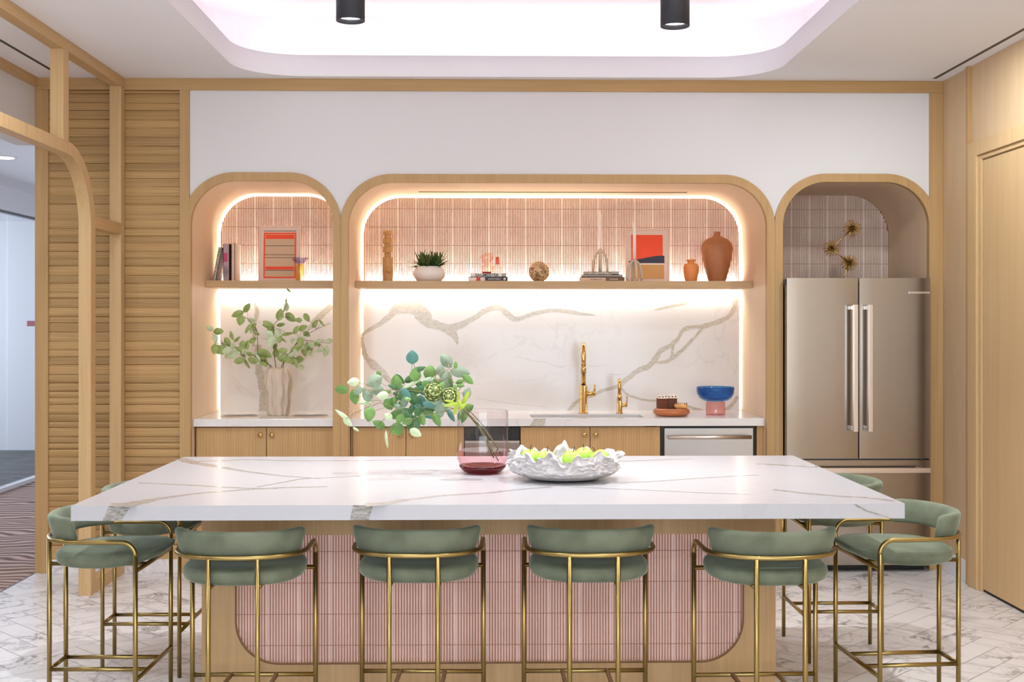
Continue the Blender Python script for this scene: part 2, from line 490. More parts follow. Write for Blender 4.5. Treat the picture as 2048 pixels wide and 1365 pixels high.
def fl_tile(u0, u1, v0, v1):
    c = [(u0 + gp, v0 + gp), (u1 - gp, v0 + gp), (u1 - gp, v1 - gp), (u0 + gp, v1 - gp)]
    P = [(u * ca - v * sa, u * sa + v * ca) for u, v in c]
    cx = sum(p[0] for p in P) / 4; cy = sum(p[1] for p in P) / 4
    if cx < XL - .25 or cx > XR + .25 or cy < 2.8 or cy > 7.6: return
    # clip against the two side lines
    for sx, side in ((XL, 1), (XR, -1)):
        Q = []
        for i in range(len(P)):
            a, b = P[i], P[(i + 1) % len(P)]; ia = (a[0] - sx) * side >= 0; ib = (b[0] - sx) * side >= 0
            if ia: Q.append(a)
            if ia != ib:
                t = (sx - a[0]) / (b[0] - a[0]); Q.append((sx, a[1] + t * (b[1] - a[1])))
        P = Q
        if len(P) < 3: return
    sh = (random.uniform(0, 9), random.uniform(0, 9), random.uniform(0, 9))
    fl.add([(x, y, 0) for x, y in P], [tuple(range(len(P)))], 0, False, sh)


for i in range(8, 62):
    for j in range(-9, 10):
        # herringbone lattice: one lengthwise and one crosswise tile per cell
        bx = i * tw + j * tl; by = i * tw - j * tl
        fl_tile(bx, bx + tl, by, by + tw)
        fl_tile(bx, bx + tw, by + tw, by + tw + tl)
fl.add([(XL, -2.5, -.0005), (XR, -2.5, -.0005), (XR, 3.0, -.0005), (XL, 3.0, -.0005)], [(0, 1, 2, 3)], 0)
struct(fl.build('floor', ['floor', 'floor_grout']))
c_ = box('floor', 'carpet', -4.32, XL, -2.5, 14.2, -.05, -.001); struct(c_)
c_ = box('floor', 'office_carpet', -8.0, -4.32, 5.0, 14.2, -.05, -.001); struct(c_)
struct(box('trim_1', 'steel_dark', XL - .006, XL + .004, -2.5, YW, -.01, .002))

# ceiling with rounded recess
RX0, RX1, RY0, RY1, RR = -1.455, 1.672, 2.5, 7.08, .36
ccx, ccy = (RX0 + RX1) / 2, (RY0 + RY1) / 2


def rrect(x0, x1, y0, y1, r, n=12):
    p = []
    for cx, cy, a0 in ((x1 - r, y1 - r, 0), (x0 + r, y1 - r, pi / 2), (x0 + r, y0 + r, pi), (x1 - r, y0 + r, 1.5 * pi)):
        for i in range(n + 1):
            a = a0 + pi / 2 * i / n; p.append((cx + r * cos(a), cy + r * sin(a)))
    return p


inner = rrect(RX0, RX1, RY0, RY1, RR)
cm = MB()
ox0, ox1, oy0, oy1 = XL - .05, XR + .05, -2.5, YW + .1
N4 = len(inner) // 4
# four side pieces + corner fans
corners = [(ox1, oy1), (ox0, oy1), (ox0, oy0), (ox1, oy0)]
for q in range(4):
    arc = inner[q * N4:(q + 1) * N4]; cpt = corners[q]
    for i in range(len(arc) - 1):
        cm.add([(arc[i][0], arc[i][1], ZC), (arc[i + 1][0], arc[i + 1][1], ZC), (cpt[0], cpt[1], ZC)], [(0, 1, 2)])
    a = arc[-1]; b = inner[((q + 1) % 4) * N4]; c2 = corners[(q + 1) % 4]
    cm.add([(a[0], a[1], ZC), (b[0], b[1], ZC), (c2[0], c2[1], ZC), (cpt[0], cpt[1], ZC)], [(0, 1, 2, 3)])
# fascia rim of the recess (thin upstand) with its cove ledge behind
n = len(inner); rim = inner
outr = rrect(RX0 - .018, RX1 + .018, RY0 - .018, RY1 + .018, RR + .018)
vs = [(x, y, ZC) for x, y in rim] + [(x, y, ZC + .125) for x, y in rim] + [(x, y, ZC + .125) for x, y in outr] + [(x, y, ZC + .012) for x, y in outr]
fs = []
for i in range(n):
    j = (i + 1) % n; fs += [(i, j, n + j, n + i), (n + i, n + j, 2 * n + j, 2 * n + i), (2 * n + i, 2 * n + j, 3 * n + j, 3 * n + i)]
cm.add(vs, fs, 0, True)
led = rrect(RX0 - .22, RX1 + .22, RY0 - .22, RY1 + .22, .2)
vs = [(x, y, ZC + .012) for x, y in outr] + [(x, y, ZC + .012) for x, y in led] + [(x, y, 3.36) for x, y in led]
fs = []
for i in range(n):
    j = (i + 1) % n; fs += [(i, j, n + j, n + i), (n + i, n + j, 2 * n + j, 2 * n + i)]
cm.add(vs, fs, 1, False)
cm.add([(x, y, 3.36) for x, y in led], [tuple(range(n))], 1)
struct(cm.build('ceiling', ['ceiling', 'cove']))

# side and rear walls, hallway
wl = MB().box(XL - .12, XL, -2.5, YW + .02, 2.55, ZC + .02).box(XL - .12, XL, -2.5, .4, 0, 2.56)
struct(wl.build('wall_left', 'white'))
struct(box('trim_2', 'trim_y', XL - .002, XL + .022, 2.0, YW - .01, 2.892, ZC))
struct(box('wall_right', 'panel', XR, XR + .12, -2.5, YW + .02, 0, ZC + .02))
rw = MB().box(-2.82, XR + .12, -2.6, -2.5, 0, .4).box(-2.82, XR + .12, -2.6, -2.5, 2.7, 3).box(-2.82, -2.3, -2.6, -2.5, .4, 2.7).box(2.5, XR + .12, -2.6, -2.5, .4, 2.7)
struct(rw.build('wall_rear', 'white'))
hw = MB().box(-4.45, XL - .12, -2.5, 14.2, 2.69, 2.75, 1)
hw.box(-4.40, -4.26, 5.0, 14.2, 2.49, 2.70)
hw.box(-4.40, XL, 14.1, 14.2, 0, 2.7).box(XL - .001, XL + .1, YW + .2, 14.2, 0, 2.7).box(-4.40, -4.26, -2.5, 5.0, 0, 2.7)
struct(hw.build('wall_hall', ['white', 'ceiling']))
ow = MB().box(-8.1, -8.0, 5, 14.2, 0, 2.8).box(-8.1, -4.3, 14.2, 14.3, 0, 2.8).box(-8.1, -4.3, 4.9, 5, 0, 2.8).box(-8.1, -4.4, 5, 14.2, 2.7, 2.8)
struct(ow.build('wall_office', 'white'))
pane = MB()
for y0 in (5.6, 7.6, 9.0, 10.83, 12.6): pane.box(-4.332, -4.32, y0 + .004, y0 + 1.4 + (.4 if y0 in (9.0, 10.83, 12.6) else 0), .035, 2.49)
wn = struct(pane.build('window_1', 'pane'))
box('window_frame', 'steel_dark', -4.35, -4.30, 5.5, 14.1, 2.475, 2.495, wn)
box('window_sill', 'white', -4.36, -4.29, 5.5, 14.1, 0, .035, wn)
# door frame seen through the glass and a small sign on the glass
fr = MB().box(-6.6, -6.5, 12.9, 13.0, 0, 2.3).box(-6.6, -6.5, 13.8, 13.9, 0, 2.3).box(-6.6, -6.5, 12.9, 13.9, 2.2, 2.3)
p0 = at(57, 642, 11.2); p1 = at(74, 653, 11.2)
tag(MB().box(-4.316, -4.308, 11.25, 11.46, p1.z, p0.z).build('door_sign', plain('sign_face', lin((196, 120, 128)), .4)),
    'small pink sign stuck on the hallway glass partition', 'sign')
t = thing('ceiling_downlight', 'round recessed downlight glowing in the dark hallway ceiling', 'light', (-3.51, 8.7, 2.69))
MB().lathe([(.001, -.002), (.075, -.002)], n=28).build('lamp_face', 'lamp_face', t)
MB().lathe([(.076, 0), (.076, -.006), (.095, -.006), (.095, 0)], n=28).build('trim_ring', 'white', t)

# ---- back wall: white panel above the arches
xs = [-1.80 + i * (2.67 + 1.80) / 220 for i in range(221)]


def zlow(x):
    z = 1e9
    best = 2.05
    for x0, x1, zt in NICHE:
        r = RI + .05; a, b = x0 - .05, x1 + .05; top = zt + .05
        if a <= x <= b:
            if x < a + r: h = top - r + sqrt(max(0, r * r - (x - a - r) ** 2))
            elif x > b - r: h = top - r + sqrt(max(0, r * r - (x - b + r) ** 2))
            else: h = top
            best = max(best, h)
    return best - .02


wp = MB()
for a, b in zip(xs, xs[1:]):
    wp.add([(a, YW, zlow(a)), (b, YW, zlow(b)), (b, YW, 2.90), (a, YW, 2.90)], [(0, 1, 2, 3)])
wp.box(-2.7, XR, 7.97, 8.05, 0, 3)
struct(wp.build('wall_back', 'white'))
# top trim and vertical trims
struct(box('trim_3', 'trim_x', -2.70, XR, YW - .016, YW + .1, 2.878, ZC, bevel=.002))
struct(box('trim_4', 'trim', -1.844, -1.785, YW - .014, YW + .12, .0, 2.878, bevel=.002))
struct(box('trim_5', 'trim', 2.6575, XR, YW - .014, YW + .12, .0, 2.878, bevel=.002))
# arch frames: inner arch line to mid-post
lim = [(-1.80, -.8875), (-.8865, 1.7200), (1.7210, 2.66)]
for k, ((x0, x1, zt), (l0, l1)) in enumerate(zip(NICHE, lim)):
    i_ = arch(x0, x1, zt, RI, 0, 20); o_ = arch(x0 - .05, x1 + .05, zt + .05, RI + .05, 0, 20)
    o_ = [(min(max(x, l0), l1), z) for x, z in o_]
    struct(MB().band(i_, o_, YW - .012, YW + .03).build('trim_%d' % (6 + k), 'trim' if k != 1 else 'trim'))
# niche linings
for k, (x0, x1, zt) in enumerate(NICHE):
    i_ = arch(x0, x1, zt, RI, 0, 24); o_ = arch(x0 - .015, x1 + .015, zt + .015, RI + .015, 0, 24)
    o = MB().band(i_, o_, YW + .03, YB + .06).build('wall_niche', 'lining')
    o.data.polygons.foreach_set('use_smooth', [True] * len(o.data.polygons))
    try: o.data.set_sharp_from_angle(angle=radians(35))
    except Exception: pass
    struct(o)


# ribbed tile backs
def ribs(mb, x0, x1, z0, z1, y, zorg, xorg, pitch=.01095, depth=.0055, top=None, back=True):
    P = .1205
    if back: mb.add([(x0, y, z0), (x1, y, z0), (x1, y, z1), (x0, y, z1)], [(0, 1, 2, 3)], 1)
    i0 = int((x0 - xorg) / P) - 1; i1 = int((x1 - xorg) / P) + 1
    j0 = int((z0 - zorg) / P) - 1; j1 = int((z1 - zorg) / P) + 1
    for i in range(i0, i1 + 1):
        for k in range(11):
            a = xorg + i * P + k * pitch; b = a + pitch * (.68 if k < 10 else .98)
            if k == 0: a -= pitch * .02
            if a < x0 or b > x1: continue
            for j in range(j0, j1 + 1):
                c = max(z0, zorg + j * P + .0012); d = min(top(a, b) if top else z1, zorg + (j + 1) * P - .0012)
                if d - c < .004: continue
                w = b - a
                prof = [(a, y), (a + w * .12, y - depth * .65), (a + w * .35, y - depth), (a + w * .65, y - depth), (a + w * .88, y - depth * .65), (b, y)]
                vs = [(px, py, c) for px, py in prof] + [(px, py, d) for px, py in prof]
                mb.add(vs, [(q, q + 1, q + 7, q + 6) for q in range(5)], 0, True)
                mb.add(vs, [(0, 1, 2, 3, 4, 5), (11, 10, 9, 8, 7, 6)], 0)


TZ = CH + (650 - 418.5) / F * 7.9 * 1.0  # a horizontal joint line
GAP = .014
for k, (x0, x1, zt) in enumerate(NICHE):
    g = GAP if k < 2 else .001
    a0, b0, t0, r0 = x0 + g, x1 - g, zt - g, RI - g

    def topz(a, b, a0=a0, b0=b0, t0=t0, r0=r0):
        h = t0
        for x in (a, b):
            if x < a0 + r0: h = min(h, t0 - r0 + sqrt(max(0, r0 * r0 - (a0 + r0 - x) ** 2)))
            elif x > b0 - r0: h = min(h, t0 - r0 + sqrt(max(0, r0 * r0 - (x - b0 + r0) ** 2)))
        return h
    mb = MB(); ribs(mb, a0, b0, 1.72, t0, YB, TZ, x0, top=topz, back=False)
    mb.prism(arch(a0, b0, t0, r0, 1.72, 24), YB, YB + .008, 1)
    struct(mb.build('wall_tile', ['tile', 'grout']))
# LED strips in the slot between lining and tile (left and centre niche)
for k in (0, 1):
    x0, x1, zt = NICHE[k]
    a = arch(x0 + GAP + .006, x1 - GAP - .006, zt - GAP - .006, RI - GAP - .006, .915, 24)
    b = arch(x0 + .0005, x1 - .0005, zt - .0005, RI, .915, 24)
    o = MB().band(a, b, YB + .018, YB + .024).build('led_strip', 'led')
    tag(o, ['warm LED strip glowing round the edge of the left niche back', 'warm LED strip glowing round the edge of the wide centre niche back'][k], 'light')
# linear black slot in the centre niche soffit
tag(box('slot_diffuser', 'black', at(838, 380, 7.70).x, at(1372, 380, 7.70).x, 7.655, 7.677, 2.3285, 2.3305),
    'thin black slot in the soffit of the centre niche', 'vent')
# marble backsplashes with veins


def ribbon(mb, pts, y=None, z=None, mat=1, k=2.2, seed=0, jit=.25):
    """pts: (X, other, halfwidth) metres in the plane y (XZ) or z (XY)"""
    P = []
    for (a, b) in zip(pts, pts[1:]):
        d = hypot(b[0] - a[0], b[1] - a[1]); m_ = max(2, int(d / .018))
        for i in range(m_):
            t = i / m_; P.append([a[q] + (b[q] - a[q]) * t for q in range(3)])
    P.append(list(pts[-1]))
    for _ in range(2):
        P = [P[0]] + [[(P[i - 1][q] + 2 * P[i][q] + P[i + 1][q]) / 4 for q in range(3)] for i in range(1, len(P) - 1)] + [P[-1]]
    vs = []
    for i, p in enumerate(P):
        a = P[max(0, i - 1)]; b = P[min(len(P) - 1, i + 1)]
        dx, dy = b[0] - a[0], b[1] - a[1]; l = hypot(dx, dy) or 1
        nx, ny = -dy / l, dx / l
        w1 = p[2] * (1 + jit * noise.noise((i * .55, seed, 0)) * 2); w2 = p[2] * (1 + jit * noise.noise((i * .55, seed + 9, 3)) * 2)
        u1, v1, u2, v2 = p[0] + nx * w1, p[1] + ny * w1, p[0] - nx * w2, p[1] - ny * w2
        vs += [(u1, y, v1), (u2, y, v2)] if y is not None else [(u1, v1, z), (u2, v2, z)]
    mb.add(vs, [(2 * i, 2 * i + 1, 2 * i + 3, 2 * i + 2) for i in range(len(P) - 1)], mat)


def crop_pts(L_, ox, oy, s, Y, k=1.0):
    r = []
    for cx, cy, w in L_:
        p = at(ox + cx / s, oy + cy / s, Y); r.append((p.x, p.z, w / s * Y / F * k))
    return r


YS = 7.885
bs = MB().box(-.841 + GAP, 1.672 - GAP, YS, YB - .001, .90, 1.72)
V = [
    [(62, 240, 6), (75, 215, 9), (130, 190, 11), (180, 155, 13), (215, 122, 17), (245, 92, 30), (290, 85, 33), (340, 92, 36), (375, 130, 42), (395, 165, 30), (440, 180, 18), (480, 195, 24), (520, 200, 30), (545, 215, 34)],
    [(500, 200, 20), (530, 225, 26), (545, 250, 12), (552, 284, 1)],
    [(540, 188, 22), (600, 165, 14), (640, 140, 12), (700, 100, 12), (750, 84, 13), (790, 105, 13), (820, 140, 15), (850, 156, 11), (900, 135, 10), (960, 115, 9), (1030, 102, 9), (1100, 108, 9), (1180, 122, 8), (1258, 130, 2)],
    [(60, 240, 8), (65, 285, 9), (78, 340, 14), (100, 370, 19), (140, 400, 18), (180, 440, 16), (225, 490, 14), (280, 560, 12)],
    [(1560, 105, 2), (1600, 92, 7), (1660, 80, 7), (1730, 68, 5)],
    [(1975, 40, 14), (1972, 70, 12), (1965, 105, 12), (1940, 140, 12), (1880, 165, 11), (1800, 190, 11), (1740, 190, 10), (1700, 205, 10), (1680, 250, 9), (1640, 290, 13), (1590, 310, 11), (1560, 360, 13), (1530, 395, 13), (1460, 420, 13), (1410, 465, 11), (1380, 495, 10), (1310, 510, 8), (1240, 540, 8), (1180, 560, 9), (1140, 595, 11), (1112, 630, 9)],
    [(1805, 195, 6), (1770, 240, 7), (1710, 300, 8), (1650, 355, 9), (1600, 375, 8), (1556, 368, 6)],
    [(1652, 285, 8), (1652, 330, 7), (1630, 368, 5)],
    [(1380, 495, 5), (1420, 540, 6), (1500, 565, 5), (1580, 570, 5), (1700, 585, 6), (1760, 610, 9), (1810, 622, 7)],
    [(1985, 545, 8), (1960, 590, 11), (1915, 622, 9)],
]
for i, v in enumerate(V):
    ribbon(bs, crop_pts(v, 700, 580, 2.56, YS - .0004 - i * .00004, 1), y=YS - .0004 - i * .00004, mat=1, seed=i * 3.1)
T = [[(1310, 430, .8), (1380, 436, 1), (1420, 428, .6)], [(850, 340, .6), (940, 365, 1), (1010, 372, .8), (1080, 402, 1.6), (1110, 385, .5)], [(650, 555, .6), (760, 575, 1), (900, 590, .8), (1010, 600, .5)], [(1190, 385, .5), (1250, 395, .8), (1340, 380, .5)]]
for i, v in enumerate(T):
    ribbon(bs, crop_pts(v, 700, 580, 2.56, YS - .0003), y=YS - .0003, mat=1, seed=50 + i)
struct(bs.build('wall_backsplash', ['marble', 'vein']))
bs = MB().box(-1.779 + GAP, -.933 - GAP, YS, YB - .001, .90, 1.72)
V = [[(800, 270, 14), (825, 340, 24), (845, 410, 30), (815, 500, 26), (795, 600, 22), (790, 740, 20), (780, 900, 16)],
     [(1925, 300, 36), (1850, 380, 40), (1740, 470, 46), (1660, 560, 44), (1600, 640, 26), (1550, 700, 8)]]
for i, v in enumerate(V):
    ribbon(bs, crop_pts(v, 400, 570, 7.314, YS - .0004 - i * .0001), y=YS - .0004 - i * .0001, mat=1, seed=i * 2.2 + 70)
ribbon(bs, [(at(x, y, YS).x, at(x, y, YS).z, w) for x, y, w in ((516, 690, .02), (518, 740, .024), (528, 790, .026), (524, 835, .03))], y=YS - .0006, mat=1, seed=4)
struct(bs.build('wall_backsplash', ['marble', 'vein']))


# ---- louvred wall left
lv = MB()
z = .16
while z < 2.876:
    h = random.choice((.036, .041, .045, .050, .054)); z1 = min(z + h, 2.878)
    d = random.uniform(.003, .009); pos = random.uniform(.25, .8)
    sh = (random.uniform(0, 10), random.uniform(0, 10), random.uniform(0, 10))
    prof = [(0.0, 0), (.06, .4), (pos * .5, .85), (pos, 1), ((1 + pos) / 2, .75), (.95, .35), (1, 0)]
    x0, x1 = -2.622, -1.842
    vs = []
    for t_, q in prof:
        zz = z + t_ * (z1 - z); yy = YW + .006 - d * q
        vs += [(x0, yy, zz), (x1, yy, zz)]
    lv.add(vs, [(2 * i, 2 * i + 1, 2 * i + 3, 2 * i + 2) for i in range(len(prof) - 1)], 0, False, sh)
    z = z1 + .0008
lv.box(-2.68, -1.80, YW + .007, YW + .2, 0, 2.95, 1)
struct(lv.build('wall_slats', ['louvre', 'groove']))
struct(box('trim_9', 'trim', -2.70, -2.622, YW - .012, YW + .2, 0, 2.878, bevel=.002))
struct(box('trim_10', 'trim_x', -2.622, -1.844, YW - .010, YW + .05, .08, .16, bevel=.002))
struct(box('baseboard_back', 'base_marble', -2.622, -1.79, YW - .012, YW + .05, 0, .08, bevel=.001))
# right wall: base, thin vertical strip, door with frame
struct(box('baseboard_right', 'white', XR - .012, XR, 6.80, YW - .014, 0, .125, bevel=.002))
struct(box('trim_11', 'trim', XR - .022, XR, 6.735, 6.765, 0, ZC, bevel=.001))
df = MB().box(XR - .03, XR, 6.60, 6.72, 0, 2.50).box(XR - .03, XR, 4.9, 6.5995, 2.42, 2.50)
struct(df.build('trim_12', 'door', bevel=.003))
df = MB().box(XR - .018, XR, 6.56, 6.5995, 0, 2.4195).box(XR - .018, XR, 4.9, 6.5595, 2.395, 2.4195)
struct(df.build('trim_13', 'door', bevel=.003))
dr = MB().box(XR - .008, XR, 5.0, 6.555, .015, 2.39)
dr_o = struct(dr.build('door_1', 'door', bevel=.002))
box('door_gap', 'groove', XR - .004, XR, 5.0, 6.56, 0.001, .014, dr_o)
# ceiling slot diffusers
tag(box('linear_diffuser', 'black', 2.647, 2.668, 3.0, 7.08, ZC - .0015, ZC + .001), 'long black slot diffuser in the ceiling along the right wall', 'vent')
tag(box('linear_diffuser', 'black', -2.532, -2.512, 4.0, 7.01, ZC - .0015, ZC + .001), 'long black slot diffuser in the ceiling behind the oak screen', 'vent')

# ---- oak screen
sx0, sx1 = -2.236, -2.168
ts = thing('oak_screen', 'open oak room divider with rounded corner standing off the slatted wall', 'screen', (-2.2, 6.6, 0))


def sbox(name, y0, y1, z0, z1, mat='frame'):
    o = MB().box(sx0 + 2.2, sx1 + 2.2, y0 - 6.6, y1 - 6.6, z0, z1).build(name, mat, ts, bevel=.002); return o


sbox('wall_post', 7.085, 7.154, 0, 2.888)
sbox('top_beam', 2.2, 7.154, 2.888, ZC - .001, 'trim_y')
sbox('stud', 6.13, 6.21, 2.42, 2.888)
sbox('cross_rail', 6.63, 7.085, 2.012, 2.078, 'trim_y')
sbox('bottom_rail', 6.63, 7.085, 0, .07, 'trim_y')
rail = MB(); pts_o = []; pts_i = []
yo, yi = 6.63, 6.553; zo, zi = 2.425, 2.36; R = .42
path_o = [(yo, 0)] + [(yo - R + R * cos(a), zo - R + R * sin(a)) for a in [pi / 2 * i / 16 for i in range(17)]]
R2 = R - .07
path_i = [(yi, 0)] + [(yi - R2 + R2 * cos(a), zi - R2 + R2 * sin(a)) for a in [pi / 2 * i / 16 for i in range(17)]]
path_o += [(2.7 + R - R * sin(a), zo - R + R * cos(a)) for a in [pi / 2 * i / 16 for i in range(17)]] + [(2.7, 0)]
path_i += [(2.777 + R2 - R2 * sin(a), zi - R2 + R2 * cos(a)) for a in [pi / 2 * i / 16 for i in range(17)]] + [(2.777, 0)]
nn = len(path_o)
vs = [(sx0 + 2.2, y - 6.6, z) for y, z in path_i] + [(sx0 + 2.2, y - 6.6, z) for y, z in path_o] + [(sx1 + 2.2, y - 6.6, z) for y, z in path_i] + [(sx1 + 2.2, y - 6.6, z) for y, z in path_o]
fs = []
for i in range(nn - 1):
    fs += [(i, i + 1, nn + i + 1, nn + i), (2 * nn + i, 3 * nn + i, 3 * nn + i + 1, 2 * nn + i + 1), (i, 2 * nn + i, 2 * nn + i + 1, i + 1), (nn + i, nn + i + 1, 3 * nn + i + 1, 3 * nn + i)]
rail.add(vs, fs); rail.build('arch_frame', 'frame', ts, bevel=.002)

# ---- pendants
PD = [(at(701, 42, 5.06), 'black cylinder pendant hanging left in the ceiling recess'),
      (at(1350, 53, 4.98), 'black cylinder pendant hanging right in the ceiling recess')]
for k, (p, lab) in enumerate(PD):
    t = thing('pendant_light', lab, 'light', (p.x, p.y, p.z), group='cylinder pendants in the recess')
    MB().lathe([(.0585, .28), (.0605, .278), (.0605, 0), (.056, 0), (.056, .03)], n=40).build('shade', 'black_metal', t)
    MB().lathe([(.001, .281), (.0585, .28)], n=40).build('shade_cap', 'black_metal', t)
    MB().lathe([(.001, .02), (.056, .02)], n=40).build('diffuser', 'lamp_face', t)
    MB().tube([(0, 0, .28), (0, 0, 3.36 - p.z)], .006).build('stem', 'black_metal', t)
    MB().lathe([(.001, 3.34 - p.z), (.05, 3.34 - p.z), (.05, 3.36 - p.z)], n=24).build('canopy', 'black_metal', t)
    area('pendant_lamp', (0, 0, .012), (0, 0, 0), .04, .04, 29, (.96, .99, 1), 'DISK', 110, t)
# the row of pendants nearer the camera, above the frame
for x in (-.6, .79): area('pendant_lamp', (x, 3.5, 2.75), (0, 0, 0), .06, .06, 12, (.96, .99, 1), 'DISK', 150)

# ================================================================== KITCHEN RUN
CT = .911
# worktops
o = MB().box(-1.777, -.935, 7.215, YB + .05, .865, CT).build('worktop', 'marble', bevel=.002)
tag(o, 'short white quartz worktop in the left niche with two round openings', 'worktop')
sx_0, sx_1, sy_0, sy_1 = .256, .950, 7.29, 7.545
w = MB().box(-.839, sx_0, 7.215, YS, .865, CT).box(sx_1, 1.670, 7.215, YS, .865, CT).box(sx_0, sx_1, 7.215, sy_0, .865, CT).box(sx_0, sx_1, sy_1, YS, .865, CT)
g0 = at(1060, 840, 7.2146); g1 = at(1092, 840, 7.2146)
w.add([(g0.x, 7.2146, .8655), (g1.x - .01, 7.2146, .8655), (g1.x, 7.2146, .9105), (g0.x + .025, 7.2146, .9105)], [(0, 1, 2, 3)], 1)
w.add([(g0.x + .025, 7.215, CT + .0003), (g1.x, 7.215, CT + .0003), (g1.x + .02, 7.235, CT + .0003), (g0.x + .03, 7.235, CT + .0003)], [(0, 1, 2, 3)], 1)
tag(w.build('worktop', ['marble', 'vein']), 'long white quartz worktop in the centre niche with an undermount sink', 'worktop')
for px, lab in ((480, 'round steel waste chute ring set in the worktop left of the cream vase'), (622, 'round steel waste chute ring set in the worktop right of the cream vase')):
    p = atz(px, 832, CT)
    t = thing('waste_chute', lab, 'waste chute', (p.x, 7.47, CT), group='waste chutes in the left worktop')
    MB().lathe([(.106, .0), (.108, .003), (.114, .003), (.116, 0)], n=40).build('rim', 'steel_bar', t)
    MB().lathe([(.001, .0022), (.106, .0022)], n=40).build('flap', 'steel_dark', t)
t = thing('sink', 'stainless undermount sink in front of the tall gold faucet', 'sink', (.603, 7.4175, CT))
sk = MB(); hx, hy = (sx_1 - sx_0) / 2, (sy_1 - sy_0) / 2
a = [(-hx, -hy), (hx, -hy), (hx, hy), (-hx, hy)]
vs = [(x, y, -.046) for x, y in a] + [(x * .97, y * .95, -.24) for x, y in a]
sk.add(vs, [(0, 1, 5, 4), (1, 2, 6, 5), (2, 3, 7, 6), (3, 0, 4, 7), (4, 5, 6, 7)])
vs = [(x, y, -.0458) for x, y in a] + [(x * 1.01, y * 1.01, -.0458) for x, y in a]
sk.build('basin', 'steel_h', t)
MB().lathe([(.001, -.238), (.04, -.238), (.045, -.236)], n=24).build('drain', 'steel_dark', t)


def faucet(px, py, top_py, r, lab, lever_z, lever_l, reach):
    p = atz(px, py, CT); top = at(px, top_py, p.y - .03).z - CT
    t = thing('faucet', lab, 'faucet', (p.x, p.y, CT), -atan(p.x / p.y))
    MB().lathe([(.001, 0), (r * 1.9, 0), (r * 1.9, .006), (r * 1.55, .008), (r * 1.5, lever_z + .05), (r * 1.15, lever_z + .055)], n=24).build('base', 'gold', t)
    ar = reach / 2
    pts = [(0, 0, lever_z + .03), (0, 0, top - ar)] + [(0, -ar + ar * cos(q), top - ar + (ar - r) * sin(q)) for q in [pi * i / 14 for i in range(1, 15)]] + [(0, -reach, top - ar - .05)]
    MB().tube(pts, r, 14).build('spout', 'gold', t)
    MB().tube([(0, -reach, top - ar - .045), (0, -reach, top - ar - .09)], r * 1.12, 14).build('spray_head', 'gold', t)
    MB().tube([(0, 0, lever_z), (lever_l, 0, lever_z)], r * 1.1, 14).build('valve', 'gold', t)
    MB().tube([(lever_l * .93, 0, lever_z + r * .8), (lever_l * .97, 0, lever_z + r + .045)], r * .38, 8).build('lever', 'gold', t)
    return t


faucet(1167, 827, 685, .0155, 'tall polished gold faucet with side lever behind the sink', .125, .075, .20)
faucet(1239, 827, 757, .0115, 'short polished gold filtered water tap right of the tall faucet', .052, .05, .10)


def cabinet(x0, x1, split, lab, knobs=True, z1=.862):
    t = thing('base_cabinet', lab, 'cabinet', ((x0 + x1) / 2, 7.4, 0)); c = (x0 + x1) / 2
    if 'sink' in lab:
        MB().box(x0 - c, x0 - c + .018, -.12, .45, .1, z1 - .001).box(x1 - c - .018, x1 - c, -.12, .45, .1, z1 - .001).box(x0 - c, x1 - c, -.12, .45, .1, .118).box(x0 - c, x1 - c, .43, .45, .1, z1 - .001).build('body', 'cab', t)
    else: box('body', 'cab', x0 - c, x1 - c, -.12, .45, .1, z1 - .001, t)
    box('plinth', 'black', x0 - c, x1 - c, -.08, .4, 0, .1, t)
    for a, b, kx in ((x0, split, split - .034), (split, x1, split + .034)):
        d = MB().box(a - c + .002, b - c - .002, -.15, -.121, .105, z1 - .006).build('door', 'cab', t, bevel=.0015)
        MB().lathe([(.001, .024), (.0135, .022), (.0145, .016), (.009, .008), (.006, 0), (.008, 0)], n=20).build('knob', 'gold', d, loc=(kx - c, -.15, .813)).rotation_euler = (pi / 2, 0, 0)
    return t


cabinet(-1.769, -.934, -1.345, 'oak two-door base cabinet under the left niche worktop')
box('filler_strip', 'cab', -.004, .004, 0, .02, .1, .86).location = (-.837 + .005, 7.26, 0)
tag(bpy.data.objects['filler_strip'], 'narrow oak filler between the left post and the centre base cabinet', 'filler')
cabinet(-.826, -.150, -.503, 'oak two-door base cabinet behind the island flowers')
cabinet(.190, 1.043, .614, 'oak two-door base cabinet under the sink')
tag(box('side_panel', 'cab', 1.631, 1.671, 7.25, 7.85, 0, .862), 'narrow oak end panel right of the dishwasher', 'panel')
t = thing('undercounter_appliance', 'black and steel undercounter appliance left of the sink cabinet', 'appliance', (.02, 7.4, 0))
box('body', 'black', -.168, .168, -.11, .44, 0, .861, t)
box('control_panel', 'black', -.166, .166, -.15, -.111, .775, .855, t)
box('door', 'steel_h', -.166, .166, -.155, -.111, .10, .766, t, bevel=.003)
box('trim_strip', 'steel_bar', -.166, .166, -.158, -.11, .767, .774, t)
t = thing('dishwasher', 'stainless dishwasher with bar handle at the right end of the worktop', 'dishwasher', (1.337, 7.4, 0))
box('body', 'black', -.290, .290, -.13, .44, 0, .861, t)
box('door', 'steel_h', -.272, .272, -.155, -.131, .10, .850, t, bevel=.003)
h = MB().tube([(-.252, -.195, .797), (.252, -.195, .797)], .012, 12); h.box(-.245, -.225, -.19, -.15, .79, .804).box(.225, .245, -.19, -.15, .79, .804)
h.build('handle', 'steel_bar', t)

